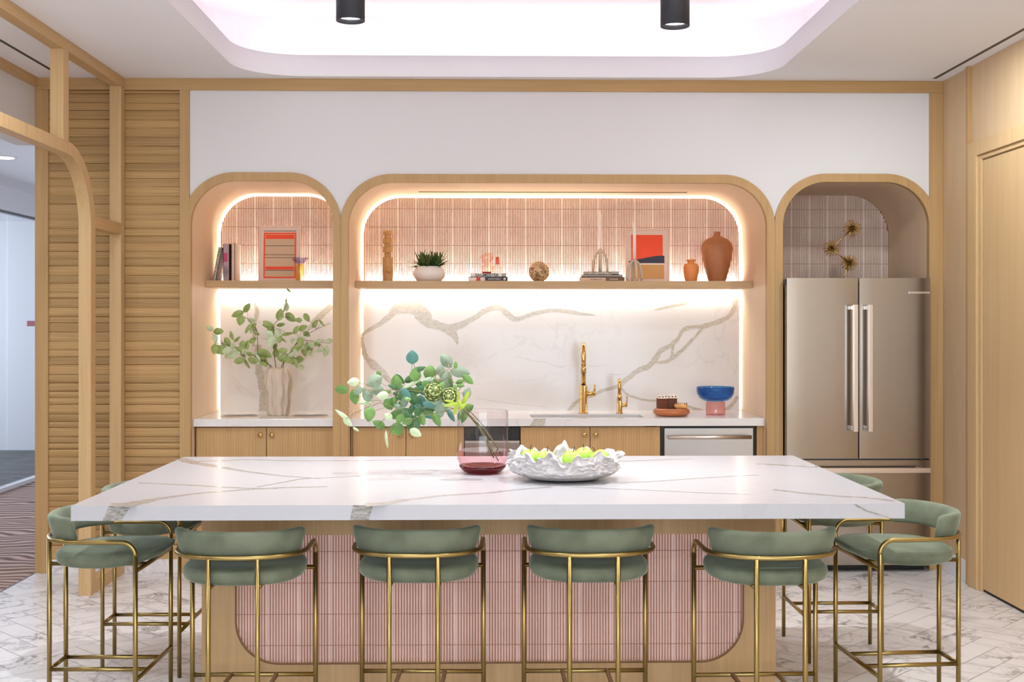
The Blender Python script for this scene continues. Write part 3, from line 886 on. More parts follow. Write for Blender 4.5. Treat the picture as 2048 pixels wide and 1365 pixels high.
# shelves
t = thing('wall_shelf', 'short oak floating shelf across the left niche', 'shelf', (-1.356, 7.9, 1.7125))
box('board', 'shelf', -.422, .422, -.37, -.012, 0, .0445, t, bevel=.0015)
box('led_profile', 'led', -.41, .41, -.030, -.018, -.005, -.0005, t)
box('led_profile', 'led', -.41, .41, -.011, -.006, .02, .046, t)
area('shelf_lamp', (0, -.035, -.012), (radians(14), 0, 0), .8, .02, 4.8, LED, parent=t)
area('shelf_lamp', (0, -.02, .052), (pi - radians(8), 0, 0), .8, .015, 6, LED, parent=t)
t = thing('wall_shelf', 'long oak floating shelf across the centre niche', 'shelf', (.4155, 7.9, 1.711))
box('board', 'shelf', -1.255, 1.255, -.37, -.012, 0, .0445, t, bevel=.0015)
box('led_profile', 'led', -1.24, 1.24, -.030, -.018, -.005, -.0005, t)
box('led_profile', 'led', -1.24, 1.24, -.011, -.006, .02, .046, t)
area('shelf_lamp', (0, -.035, -.012), (radians(14), 0, 0), 2.45, .02, 13, LED, parent=t)
area('shelf_lamp', (0, -.02, .052), (pi - radians(8), 0, 0), 2.45, .015, 20, LED, parent=t)
SZ = 1.7555; SZL = 1.757

# fridge
t = thing('refrigerator', 'large stainless french door refrigerator in the right niche', 'refrigerator', (2.204, 7.5, 0))
box('body', 'steel_dark', -.422, .422, -.355, .36, .03, 1.735, t, bevel=.004)
box('kick_plate', 'black', -.42, .42, -.34, -.3, 0, .03, t)


def fdoor(name, x0, x1, z0, z1):
    mb = MB(); n = 10; vs = []
    for i in range(n + 1):
        s = i / n; x = x0 + (x1 - x0) * s
        y = -.415 - .004 * (1 - (2 * s - 1) ** 4)
        vs += [(x, y, z0), (x, y, z1)]
    for i in range(n + 1):
        vs += [(x0 + (x1 - x0) * i / n, -.358, z0), (x0 + (x1 - x0) * i / n, -.358, z1)]
    o = 2 * (n + 1)
    fs = [(2 * i, 2 * i + 2, 2 * i + 3, 2 * i + 1) for i in range(n)]
    mb.add(vs, fs, 0, True)
    mb.add(vs, [(o + 2 * i, o + 2 * i + 1, o + 2 * i + 3, o + 2 * i + 2) for i in range(n)] + [(2 * i, o + 2 * i, o + 2 * i + 2, 2 * i + 2) for i in range(n)] + [(2 * i + 1, 2 * i + 3, o + 2 * i + 3, o + 2 * i + 1) for i in range(n)] + [(0, 1, o + 1, o), (2 * n, o + 2 * n, o + 2 * n + 1, 2 * n + 1)])
    return mb.build(name, 'steel', t)


d1 = fdoor('door', -.430, -.004, .680, 1.757); d2 = fdoor('door', .004, .430, .680, 1.757); d3 = fdoor('freezer_drawer', -.430, .430, .045, .670)
for d, x in ((d1, -.040), (d2, .048)):
    MB().box(x - .014, x + .014, -.497, -.472, .845, 1.597).box(x - .010, x + .010, -.472, -.418, .850, .875).box(x - .010, x + .010, -.472, -.418, 1.567, 1.592).build('handle', 'steel_bar', d, bevel=.003)
MB().box(-.40, .405, -.497, -.472, .602, .632).box(-.38, -.355, -.472, -.418, .607, .627).box(.36, .385, -.472, -.418, .607, .627).build('handle', 'steel_bar', d3, bevel=.003)
MB().box(.300, .424, -.4245, -.415, 1.664, 1.676).build('badge', 'steel_bar', d2)
MB().box(-.44, -.43, -.40, -.36, 1.715, 1.75).build('hinge', 'black', t)

# ================================================================== ISLAND
t = thing('kitchen_island', 'wide kitchen island with white marbled top and pink ribbed tile front', 'kitchen island', (0, 4.8, 0))
TX0, TX1, TY0, TY1 = -1.407, 1.418, 4.05, 5.545
top = MB().box(TX0, TX1, TY0 - 4.8, TY1 - 4.8, .817, .868)
zt = .8683


def tv(L_, seed, z=zt):
    r = []
    for cx, cy, w in L_:
        p = atz(140 + cx / 1.2047, 900 + cy / 1.2047, .868)
        r.append((min(max(p.x, TX0 + .002), TX1 - .002), min(max(p.y, TY0 + .001), TY1 - .002) - 4.8, w * .001))
    ribbon(top, r, z=z + seed * .00002, mat=1, seed=seed, jit=.3)


tv([(100, 142, 55), (150, 131, 45), (200, 120, 20), (300, 106, 14), (400, 98, 12), (500, 92, 12), (620, 89, 10)], 1)
tv([(165, 80, 8), (300, 86, 12), (420, 93, 11), (500, 94, 8)], 2)
tv([(255, 22, 26), (300, 32, 30), (350, 40, 22), (420, 52, 14), (500, 62, 10), (600, 70, 6)], 3)
tv([(270, 30, 10), (420, 24, 12), (560, 27, 9), (700, 26, 7), (850, 24, 5)], 4)
tv([(705, 140, 40), (745, 132, 34), (800, 122, 18), (900, 110, 14), (1010, 104, 12), (1090, 95, 12), (1160, 90, 10)], 5)
tv([(1060, 76, 8), (1200, 84, 9), (1400, 77, 9), (1560, 66, 8), (1660, 61, 6)], 6)
tv([(1210, 90, 6), (1400, 98, 7), (1520, 104, 6), (1640, 108, 4)], 7)
tv([(1695, 96, 10), (1760, 104, 14), (1850, 112, 13), (1930, 116, 14), (1985, 124, 10)], 8)
tv([(1655, 34, 14), (1730, 38, 16), (1800, 43, 9), (1850, 38, 4)], 9)
tv([(450, 90, 5), (560, 70, 6), (700, 64, 4)], 10)
tv([(1250, 30, 10), (1380, 26, 12), (1500, 22, 8)], 11)
yf = TY0 - 4.8 - .0006


def fx(px): return at(px, 1020, TY0).x


for a, b, c, d in ((205, 243, 262, 218), (700, 738, 746, 706)):
    top.add([(fx(a), yf, .8172), (fx(b), yf, .8172), (fx(c), yf, .8678), (fx(d), yf, .8678)], [(0, 1, 2, 3)], 2)
top.add([(fx(1706), yf, .864), (fx(1730), yf, .842), (fx(1778), yf, .818), (fx(1782), yf, .818), (fx(1734), yf, .846), (fx(1712), yf, .866)], [(0, 1, 4, 5), (1, 2, 3, 4)], 2)
top.build('countertop', ['marble_top', 'vein_soft', 'vein_grey'], t)
BX0, BX1 = -1.098, 1.106
yb0, yb1 = 4.59 - 4.8, 5.35 - 4.8
# front frame of oak with a rounded opening, open to the tile
hx0, hx1, hz0, hz1, hr = -.969, .981, .178, .672, .165
bm_ = MB().box(BX0, BX1, yb0 + .03, yb1, 0, .816)
op = [(hx0, hz1), (hx0, hz0 + hr)] + [(hx0 + hr - hr * cos(q), hz0 + hr - hr * sin(q)) for q in [pi / 2 * i / 14 for i in range(1, 15)]] + [(hx1 - hr + hr * sin(q), hz0 + hr - hr * cos(q)) for q in [pi / 2 * i / 14 for i in range(15)]] + [(hx1, hz1)]
ou = []
for x, z in op:
    if z >= hz1 - 1e-6: ou.append((BX0 if x < 0 else BX1, hz1))
    elif z > hz0 + hr - 1e-6: ou.append((BX0 if x < 0 else BX1, z))
    elif x < hx0 + hr - 1e-6 or x > hx1 - hr + 1e-6:
        lf = x < 0; q = math.atan2(hz0 + hr - z, (hx0 + hr - x) if lf else (x - hx1 + hr)) / (pi / 2)
        dx_ = hx0 + hr - BX0 if lf else BX1 - hx1 + hr
        ox, oz = (1, q * 2) if q < .5 else ((1 - q) * 2, 1)
        ou.append(((hx0 + hr - dx_ * ox) if lf else (hx1 - hr + dx_ * ox), (hz0 + hr) * (1 - oz)))
    else: ou.append((x, 0))
bm_.add([], [])
fr_ = MB().band(op, ou, yb0, yb0 + .031); fr_.box(BX0, BX1, yb0, yb0 + .031, hz1, .8165)
bm_.build('base', 'island', t)
fr_.build('front_panel', 'island', t)
tl_ = MB(); ribs(tl_, hx0 - .006, hx1 + .006, hz0 - .004, hz1 - .002, yb0 + .026, .6045 - 4.8 * 0, hx0 - .002, .01095, .005)
# trim bead round the opening
tl_.build('tile_panel', ['tile_island', 'grout'], t)
bead = MB().tube([(x, yb0 - .001, z) for x, z in op], .002, 6); bead.build('edge_bead', 'bk_brown2', t)

# ================================================================== BAR STOOLS
FY, RY, HW, RW = .183, -.183, .226, .083   # front legs, rear legs, half spacings
ZR, ZS, ZB = .69, .585, .19
TR = .0088


def stool():
    t = thing('bar_stool', 'x', 'bar stool')
    for s in (-1, 1):
        MB().tube([(s * HW, FY, 0), (s * HW, FY, ZR - .05)], TR, 14).build('leg', 'brass', t)
        MB().tube([(s * RW, RY, 0), (s * RW, RY, ZR - .004)], TR, 14).build('leg', 'brass', t)
    b = .05
    e = 2 / 2.3
    pts = [(HW, FY, ZR - b)] + [(HW, FY - b + b * cos(q), ZR - b + b * sin(q)) for q in [pi / 2 * i / 8 for i in range(1, 9)]]
    curve = []
    for i in range(0, 41):
        a = pi * i / 40
        x = HW * (abs(cos(a)) ** e) * (1 if cos(a) >= 0 else -1); y = -.0 - .190 * (sin(a) ** e)
        curve.append((x, y, ZR))
    pts += curve + [(-x, y, z) for x, y, z in reversed(pts)]
    MB().tube(pts, TR, 14).build('arm_rail', 'brass', t)
    fb = MB()
    fb.tube([(-HW, FY, ZS), (HW, FY, ZS)], TR * .95, 12)
    for s in (-1, 1): fb.tube([(s * RW, RY, ZS), (s * RW, FY, ZS)], TR * .9, 12)
    fb.build('seat_frame', 'brass', t)
    st = MB(); st.tube([(-HW, FY, ZB), (HW, FY, ZB)], TR * .95, 12)
    for s in (-1, 1): st.tube([(s * RW, RY, ZB), (s * RW, FY, ZB)], TR * .95, 12)
    st.tube([(-RW, RY, ZB), (RW, RY, ZB)], TR * .95, 12)
    st.build('footrest', 'brass', t)
    # seat
    prof = [(0.0, .598), (.70, .598), (.90, .600), (.975, .610), (1.0, .628), (.985, .643), (.93, .652), (.6, .657), (0, .659)]
    n = 48; vs = []
    for r, z in prof:
        for i in range(n):
            a = 2 * pi * i / n; ca_, sa_ = cos(a), sin(a)
            ex = 2 / 2.5
            x = .213 * r * abs(ca_) ** ex * (1 if ca_ > 0 else -1)
            y = .038 + (.212 if sa_ > 0 else .205) * r * abs(sa_) ** ex * (1 if sa_ > 0 else -1)
            f = max(0, (y - .02) / .23); lift = .032 * f * f if z < .63 else .006 * f
            dip = -.004 * max(0, 1 - r) if z > .65 else 0
            vs.append((x, y, z - .012 + lift + dip))
    fs = []
    for k in range(len(prof) - 1):
        for i in range(n):
            j = (i + 1) % n; fs.append((k * n + i, k * n + j, (k + 1) * n + j, (k + 1) * n + i))
    MB().add(vs, fs, 0, True).build('seat', 'velvet', t)
    # backrest: padded band following the rail
    bk = MB(); S = 44; cs = []
    a0, a1 = radians(12), radians(168)
    sec = 16
    for i in range(S + 1):
        a = a0 + (a1 - a0) * i / S
        x = (HW - .016) * (abs(cos(a)) ** e) * (1 if cos(a) >= 0 else -1); y = -.0 - (.190 - .020) * (sin(a) ** e)
        cs.append(Vector((x, y, 0)))
    L_ = [0]
    for p, q in zip(cs, cs[1:]): L_.append(L_[-1] + (q - p).length)
    vs = []
    for i, p in enumerate(cs):
        tg = (cs[min(i + 1, S)] - cs[max(i - 1, 0)]).normalized(); nr = Vector((-tg.y, tg.x, 0))
        if nr.y * 1 > 0 and abs(tg.x) > .3: nr = -nr
        out_ = Vector((p.x, p.y + .02, 0)).normalized()
        if nr.dot(out_) < 0: nr = -nr
        de = min(L_[i], L_[-1] - L_[i]); k = min(1, de / .03); k = sqrt(max(0, 1 - (1 - k) ** 2))
        zc0, zc1 = .681, .785
        hh = (zc1 - zc0) / 2 * (.72 + .28 * k); hh -= .006 * k; zc = zc0 + .004 + hh
        th = .021 * (.35 + .65 * k)
        for j in range(sec):
            b = 2 * pi * j / sec; cb, sb = cos(b), sin(b)
            u = th * abs(cb) ** .7 * (1 if cb > 0 else -1); v = hh * abs(sb) ** .45 * (1 if sb > 0 else -1)
            lean = .012 * (v / hh)
            q = p + nr * (u + lean - .002); vs.append((q.x, q.y, zc + v))
    fs = [(i * sec + j, i * sec + (j + 1) % sec, (i + 1) * sec + (j + 1) % sec, (i + 1) * sec + j) for i in range(S) for j in range(sec)]
    fs += [tuple(range(sec - 1, -1, -1)), tuple(S * sec + j for j in range(sec))]
    bk.add(vs, fs, 0, True).build('backrest', 'velvet', t)
    return t


proto = stool()
G1 = 'green velvet bar stools around the island'
SP = [  # centre x, centre y, heading (0 = faces +y)
    (-.865, 4.235, 0, 'green velvet brass-legged stool first from the left along the island front'),
    (-.252, 4.265, radians(-1.8), 'green velvet brass-legged stool second from the left along the island front'),
    (.357, 4.26, radians(.3), 'green velvet brass-legged stool third from the left along the island front'),
    (.982, 4.20, radians(1.2), 'green velvet brass-legged stool furthest right along the island front'),
    (-1.458, 4.577, radians(-91), 'green velvet brass-legged stool at the near left end of the island'),
    (-1.479, 5.255, radians(-90), 'green velvet brass-legged stool at the far left end behind another stool'),
    (1.594, 4.575, radians(94), 'green velvet brass-legged stool at the near right end of the island'),
    (1.580, 5.415, radians(90), 'green velvet brass-legged stool at the far right end near the refrigerator'),
]
for i, (x, y, a, lab) in enumerate(SP):
    o = proto if i == 0 else copy_tree(proto)
    o.location = (x, y, 0); o.rotation_euler = (0, 0, a); tag(o, lab, 'bar stool', G1)

# ================================================================== LEAVES
M['leaf_green'] = plain('leaf_green', lin((104, 142, 70)), .5, var=.2, vscale=30)
M['leaf_grey'] = plain('leaf_grey_green', lin((138, 156, 132)), .55, var=.15, vscale=30)
M['leaf_dark'] = plain('leaf_dark_green', lin((62, 104, 56)), .45, var=.2, vscale=30)
M['leaf_teal'] = plain('leaf_teal', lin((78, 128, 118)), .5, var=.12, vscale=30)
M['leaf_pale'] = plain('leaf_pale', lin((196, 212, 172)), .5, var=.12, vscale=30)
M['leaf_lime'] = plain('leaf_lime', lin((168, 188, 62)), .45, var=.15, vscale=30)
M['leaf_vase'] = plain('leaf_olive_green', lin((150, 168, 96)), .5, var=.2, vscale=30)
M['stem'] = plain('woody_stem', lin((104, 84, 56)), .7)
M['stem_green'] = plain('green_stem', lin((112, 106, 62)), .6)
M['berry'] = plain('seed_cluster', lin((176, 150, 120)), .7)


def leaf(mb, c, L_, W_, ang, tilt=0.0, roll=0.0, mat=0, shape=.5, curl=.10):
    """a leaf blade centred at c, tip direction ang in the XZ plane, folded along its midrib"""
    n = 8; P = []
    for i in range(n + 1):
        t = i / n
        w = sin(pi * t ** (.85 if shape < .6 else 1.0)) ** .72 * W_ / 2
        if i in (0, n): w = .0006
        u = (t - .5) * L_; d = -curl * L_ * (2 * t - 1) ** 2
        P += [(u, w * .98, d - w * .22), (u, w * .5, d - w * .06), (u, 0, d + w * .10), (u, -w * .5, d - w * .06), (u, -w * .98, d - w * .22)]
    ca_, sa_ = cos(ang), sin(ang); ct, st_ = cos(tilt), sin(tilt); cr, sr = cos(roll), sin(roll)
    vs = []
    for u, v, d in P:
        v, d = v * cr - d * sr, v * sr + d * cr            # roll about the midrib
        u, d = u * ct - d * st_, u * st_ + d * ct          # tip towards / away
        vs.append((c[0] + u * ca_ - v * sa_, c[1] - d, c[2] + u * sa_ + v * ca_))
    fs = [(5 * i + j, 5 * i + j + 1, 5 * i + 5 + j + 1, 5 * i + 5 + j) for i in range(n) for j in range(4)]
    mb.add(vs, fs, mat, True)


def wob(pts, k=.004, seed=0):
    P = []
    for a, b in zip(pts, pts[1:]):
        for i in range(5):
            q = Vector(a).lerp(Vector(b), i / 5); P.append(q + Vector(noise.noise_vector((q.x * 9 + seed, q.y * 9, q.z * 9))) * k)
    P.append(Vector(pts[-1])); return P


# ---- island bouquet and its glass vase
VC = Vector((-.026, 4.925, .8685))
t = thing('glass_vase', 'clear and rose tinted glass vase holding the leafy branches on the island', 'vase', VC)
M['g_clear'] = glass('clear_glass', (.97, .96, .97, 1), .8, .02, .3)
M['g_rose'] = glass('rose_glass', (.97, .79, .81, 1), .9, .03, .5)
M['g_plum'] = glass('plum_glass_base', (.42, .10, .14, 1), 1, .03, .3)
M['g_smoke'] = glass('grey_tinted_glass', (.955, .93, .94, 1), .9, .02, .4)
R_ = .1065
MB().lathe([(R_, .098), (R_ * .97, .140), (R_ * .985, .19), (R_ * .985, .248), (R_ * .975, .256)], n=56).build('upper_wall', 'g_smoke', t)
MB().lathe([(R_ * .975, .256), (R_ * .962, .258), (R_ * .95, .254)], n=56).build('rim', 'g_clear', t)
MB().lathe([(.082, .022), (.094, .034), (R_ * .97, .058), (R_, .085), (R_, .098)], n=56).build('tinted_wall', 'g_rose', t)
MB().lathe([(.001, 0), (.060, 0), (.078, .006), (.092, .020), (.098, .032), (.085, .030), (.06, .022), (.001, .019)], n=56).build('base', 'g_plum', t)
MB().lathe([(.001, .094), (R_ * .985, .094)], n=56).build('water', 'g_smoke', t)

bq = thing('flower_arrangement', 'leaning eucalyptus and artichoke bunch in the rose glass vase', 'flowers', VC)
bq_leaves = {k: MB() for k in ('leaf_green', 'leaf_grey', 'leaf_dark', 'leaf_teal', 'leaf_pale', 'leaf_lime')}
KM = {'g': 'leaf_green', 'y': 'leaf_grey', 'd': 'leaf_dark', 't': 'leaf_teal', 'p': 'leaf_pale', 'l': 'leaf_lime'}
BQ = '''1018,155,150,130,90,t;135,560,150,100,180,g;285,460,130,90,190,p;300,650,160,100,-80,g;550,450,185,130,210,y;575,560,150,105,200,y;345,570,110,85,230,y;
460,630,155,105,120,y;490,860,165,115,-100,g;730,740,140,105,-60,g;430,720,160,55,180,p;150,870,185,45,145,p;215,960,130,65,-40,p;320,1050,80,28,-30,p;610,990,150,85,150,g;
830,1055,150,145,-60,g;700,1180,200,32,-85,p;1060,1090,140,85,-30,p;1030,990,195,150,-90,d;720,890,100,75,150,p;810,870,120,95,60,g;930,860,175,130,160,d;1060,370,150,120,80,g;
1090,310,175,60,20,d;1240,345,160,135,85,g;1370,320,120,95,90,y;1440,200,170,120,130,y;1560,250,80,45,90,g;1620,340,215,115,-10,y;1710,430,150,75,-40,g;1440,430,195,130,80,y;
1250,450,175,90,0,y;1610,460,100,55,20,g;1620,510,90,38,0,g;820,460,150,115,100,g;870,430,140,55,-50,d;1000,500,230,34,25,p;940,600,135,75,-40,t;1040,690,175,105,-60,d;
1140,570,130,70,-60,t;1130,690,110,90,100,t;920,710,130,85,-90,y;850,640,110,70,-60,d;1180,800,205,110,0,d;1250,870,150,80,-30,d;1360,810,170,110,-80,y;1330,700,170,85,10,y;
1320,930,170,85,-60,g;1500,880,150,55,-60,t;1700,600,130,90,70,y;1715,790,130,95,30,g;1640,890,140,105,-100,g;600,360,65,55,100,g;650,630,130,85,190,p;1140,930,130,75,-70,g;
1010,800,110,60,80,d;700,600,110,55,20,g;780,520,110,50,160,d;1000,420,150,70,30,d;1090,830,120,80,-120,d;960,950,120,80,200,g;870,920,120,85,230,g;1420,780,120,80,-40,y;
990,640,120,80,200,d;860,780,130,60,-30,y;1230,740,150,70,170,t;1380,520,120,70,60,g;1100,480,120,70,140,d;1540,560,120,60,80,g;400,560,90,50,20,y;900,560,100,60,120,g;
1590,640,150,32,95,l;1680,665,175,48,62,l;1500,745,160,38,190,l;1560,800,140,48,250,l;1610,730,110,40,120,l;1540,700,120,30,150,l;1650,760,100,40,40,l;1480,700,110,30,170,l'''
random.seed(3)
BP = []
for q in BQ.replace('\n', '').split(';'):
    cx, cy, l, w, a, k = q.split(','); cx, cy, l, w, a = map(float, (cx, cy, l, w, a))
    Y = VC.y + random.uniform(-.10, .09) + (0 if k != 'l' else -.16)
    if k in 'd': Y += .03
    p = at(660 + cx / 6.203, 690 + cy / 6.203, Y) - VC; s_ = Y / F / 6.203
    leaf(bq_leaves[KM[k]], p, l * s_ * 1.2, w * s_ * 1.25, radians(a), random.uniform(-.25, .25), random.uniform(-.25, .25), 0, curl=random.uniform(.02, .12))
    BP.append((p, k))
for _ in range(46):
    cx, cy = random.choice([(1000, 640), (1100, 720), (900, 600), (1250, 480), (1150, 820), (1350, 720), (800, 680), (1400, 480), (1050, 900)])
    cx += random.gauss(0, 55); cy += random.gauss(0, 45); Y = VC.y + random.uniform(-.02, .12); s_ = Y / F / 6.203
    leaf(bq_leaves[KM[random.choice('gdydtg')]], at(660 + cx / 6.203, 690 + cy / 6.203, Y) - VC, random.uniform(95, 150) * s_, random.uniform(65, 105) * s_, random.uniform(0, 6.28), random.uniform(-.6, .6), random.uniform(-.6, .6))
mats = list(bq_leaves); fol = MB()
for i, k in enumerate(mats):
    b_ = bq_leaves[k]; fol.add(b_.v, b_.f, i, True)
fol.build('foliage', mats, bq)


def bpt(cx, cy, dy=0): return at(660 + cx / 6.203, 690 + cy / 6.203, VC.y + dy) - VC


NODE = bpt(1660, 790, -.03)
ends = [bpt(1960, 1225 + 0, .03), bpt(2010, 1330, -.02), bpt(2030, 1400, .04), bpt(2090, 1440, 0), bpt(2120, 1350, .05), bpt(2060, 1250, -.04)]
tips = [[(1300, 600), (900, 560), (420, 560), (140, 560)], [(1350, 560), (1300, 350), (1050, 280), (1020, 200)], [(1500, 560), (1500, 330), (1560, 260)],
        [(1300, 760), (900, 820), (620, 720), (330, 830), (200, 920)], [(1300, 850), (1000, 930), (830, 970), (700, 1040), (700, 1150)], [(1500, 700), (1640, 520), (1700, 430)]]
for e_, tp in zip(ends, tips):
    dy = random.uniform(-.05, .05); off = Vector((random.uniform(-.014, .014), random.uniform(-.02, .02), random.uniform(-.016, .016)))
    e_.x = min(e_.x, .075)
    pts = [e_, e_.lerp(NODE + off, .5) + Vector((.006, 0, .012)), NODE + off] + [bpt(x, y, dy) for x, y in tp]
    P = wob(pts, .004); MB().tube(P, .0022, 6, rs=[.0023 - .0014 * i / len(P) for i in range(len(P))]).build('stem', 'stem_green', bq)
tw_ = MB()
for p, k in BP:
    if k == 'l': continue
    q = bpt(1000, 640) * .35 + p * .65
    if (p - q).length < .09: tw_.tube([p, (p + q) / 2 + Vector((0, .004, .004)), q], .0009, 5)
for _ in range(150):
    a, b = random.choice([(380, 540), (760, 560), (900, 520), (560, 720), (1490, 300), (840, 620), (330, 840), (1350, 400)])
    p = bpt(a + random.gauss(0, 45), b + random.gauss(0, 35), random.uniform(-.05, .03)); tw_.sphere(p, .0022, 6, 4, 1)
tag(tw_.build('seed_sprig', ['stem_green', 'berry'], bq), kind='stuff')


def artichoke(c, r, aim):
    mb = MB(); mb.sphere((0, 0, 0), r * .72, 16, 10, 0)
    for row in range(7):
        ph = -1.0 + row * .36; nn_ = 9 if row < 5 else 5
        for i in range(nn_):
            a = 2 * pi * (i + .5 * (row % 2)) / nn_
            cz, cr_ = sin(ph), cos(ph)
            base = Vector((cr_ * cos(a), cr_ * sin(a), cz)) * r * .74
            up = Vector((-sin(ph) * cos(a), -sin(ph) * sin(a), cos(ph)))
            side = Vector((-sin(a), cos(a), 0)); out = base.normalized()
            w = r * .36; h = r * .62
            vs = []
            for k in range(5):
                t_ = k / 4; ww = w * (1 - t_ ** 2.2) + .0005
                cpt = base + up * (h * t_) + out * (r * .20 * sin(pi * t_ * .8) + r * .05)
                vs += [cpt - side * ww - out * ww * .25, cpt + out * ww * .1, cpt + side * ww - out * ww * .25]
            mb.add(vs, [(3 * k, 3 * k + 1, 3 * k + 4, 3 * k + 3) for k in range(4)] + [(3 * k + 1, 3 * k + 2, 3 * k + 5, 3 * k + 4) for k in range(4)], row % 2, True)
    o = mb.build('artichoke', ['art_green', 'art_dark'], bq, loc=c); o.rotation_euler = aim
    s_ = o.modifiers.new('Solidify', 'SOLIDIFY'); s_.thickness = .0012
    return o


M['art_green'] = plain('artichoke_green', lin((176, 188, 118)), .5, var=.3, vscale=25)
M['art_dark'] = plain('artichoke_dark', lin((112, 126, 70)), .5, var=.3, vscale=25)
artichoke(bpt(1275, 590, -.15), .036, (radians(60), 0, radians(25)))
artichoke(bpt(1485, 640, -.15), .033, (radians(85), 0, radians(-5)))

# ---- cream vase with branches, left worktop
p = atz(556, 831, CT); VL = Vector((p.x, 7.52, CT))
t = thing('ceramic_vase', 'cream wavy ribbed ceramic vase on the left worktop', 'vase', VL)
mb = MB(); n = 176; prof = [(.001, 0), (.060, 0), (.064, .006), (.066, .03), (.069, .06), (.072, .085), (.074, .11), (.076, .135), (.079, .165), (.081, .20), (.081, .225), (.079, .25), (.070, .285), (.056, .300), (.048, .296), (.050, .27), (.055, .2)]
vs = []
for k, (r, z) in enumerate(prof):
    for i in range(n):
        a = 2 * pi * i / n
        rib_ = abs(cos(a * 5.5 + .55 * sin(z * 42 + 3 * cos(a * 2)))) ** 5
        rr = r * (1 + (.15 * rib_ - .05 if 1 < k < 14 else 0))
        vs.append((rr * cos(a), rr * sin(a), z))
mb.add(vs, [(k * n + i, k * n + (i + 1) % n, (k + 1) * n + (i + 1) % n, (k + 1) * n + i) for k in range(len(prof) - 1) for i in range(n)], 0, True)
mb.build('body', 'ceramic', t)
br = thing('leafy_branches', 'airy green eucalyptus branches rising from the cream vase', 'branches', VL)


def lpt(cx, cy, dy=0): return at(400 + cx / 7.314, 570 + cy / 7.314, VL.y + dy) - VL


LV = '''685,340,135,70,55;545,430,165,80,200;590,520,130,100,-100;1165,435,150,95,80;1265,320,115,62,90;1320,475,155,90,-40;1000,570,150,55,-20;995,600,145,62,170;1040,665,115,80,-50;
1140,740,165,92,-80;1050,830,145,92,-110;1010,720,100,80,140;1180,585,110,48,10;960,1010,165,90,-30;1110,995,110,80,80;1210,965,115,72,0;1190,1085,125,80,160;1310,1070,145,110,60;
400,840,130,80,-60;380,970,110,85,200;290,950,170,110,-30;215,940,130,90,-100;220,790,130,60,-80;140,640,105,70,160;270,680,120,85,0;460,740,120,45,110;470,1020,200,90,20;
580,1110,135,80,10;765,1110,125,80,-20;590,940,100,65,10;700,640,150,40,60;745,640,130,48,-90;770,810,105,68,30;690,880,125,55,80;1400,660,120,62,60;1500,630,130,75,20;
1280,720,150,40,10;1400,940,150,80,30;1470,840,120,80,-80;1440,515,90,58,170;1560,480,120,68,-60;1680,570,115,60,60;1780,560,120,30,-50;1520,960,155,80,-80;1610,930,135,70,-90;
1450,1090,115,90,0;1400,1150,115,50,-70;1700,850,135,60,20;1840,970,140,70,80;1900,820,85,60,0;940,1130,145,90,-60;1300,85,75,28,-40;680,1150,150,36,-60;540,800,110,40,40;
620,860,90,60,-150;880,1020,100,60,150;1560,720,100,60,-30;1350,820,90,50,100;1750,960,90,50,200;1260,230,60,20,90;820,1000,110,50,20;1620,1010,90,50,-60;1100,900,90,50,60;980,790,110,24,180;1210,800,110,26,-40'''
fo = MB(); LPS = []
for q in LV.replace('\n', '').split(';'):
    cx, cy, l, w, a = map(float, q.split(',')); dy = random.uniform(-.09, .09)
    c = lpt(cx, cy, dy); s_ = (VL.y + dy) / F / 7.314
    leaf(fo, c, l * s_ * 1.25, w * s_ * 1.3, radians(a), random.uniform(-.2, .2), random.uniform(-.35, .35), random.choice((0, 0, 0, 1)), curl=random.uniform(.02, .1)); LPS.append(c)
for _ in range(34):
    cx, cy = random.choice([(1080, 760), (1450, 900), (600, 960), (400, 920), (1400, 1050), (850, 1060), (1620, 840), (760, 620), (1180, 1000)])
    dy = random.uniform(-.08, .10); c = lpt(cx + random.gauss(0, 60), cy + random.gauss(0, 55), dy); s_ = VL.y / F / 7.314
    leaf(fo, c, random.uniform(80, 140) * s_, random.uniform(45, 85) * s_, random.uniform(0, 6.28), random.uniform(-.7, .7), random.uniform(-.7, .7), random.choice((0, 1))); LPS.append(c)
fo.build('foliage', ['leaf_vase', 'leaf_pale'], br)
for pth in ([(1100, 1500), (1110, 1190), (1085, 850), (1080, 600), (1180, 480), (1265, 280), (1270, 180)], [(1090, 1500), (1050, 1200), (960, 1130), (600, 950), (330, 860), (210, 850), (180, 700)],
            [(1120, 1500), (1200, 1180), (1280, 1050), (1450, 780), (1700, 650), (1900, 560)], [(1130, 1500), (1230, 1150), (1450, 800), (1700, 820), (1900, 860)],
            [(1095, 1500), (1020, 1180), (850, 1060), (830, 650), (700, 500), (600, 450)]):
    P = wob([lpt(x, y, random.uniform(-.02, .02)) for x, y in pth], .006)
    MB().tube(P, .002, 6, rs=[.0032 - .0022 * i / len(P) for i in range(len(P))]).build('stem', 'stem', br)
tw_ = MB(); trunk = [lpt(*q) for q in ((1085, 850), (1080, 620), (600, 950), (330, 860), (1280, 1050), (1450, 800), (1700, 650), (1700, 820), (840, 700), (960, 1120), (1190, 480), (700, 500))]
for c in LPS:
    q = min(trunk, key=lambda v: (v - c).length)
    tw_.tube([c, (c + q) / 2 + Vector((0, .005, .006)), q], .0009, 5)
for _ in range(90):
    a, b = random.choice([(730, 460), (860, 540), (1190, 680), (1270, 200), (1750, 640), (1800, 820), (1240, 1030), (800, 1010), (180, 770), (1140, 870)])
    tw_.sphere(lpt(a + random.gauss(0, 22), b + random.gauss(0, 22), random.uniform(-.02, .02)), .0016, 5, 4, 1)
tag(tw_.build('seed_sprig', ['stem', 'berry'], br), kind='stuff')

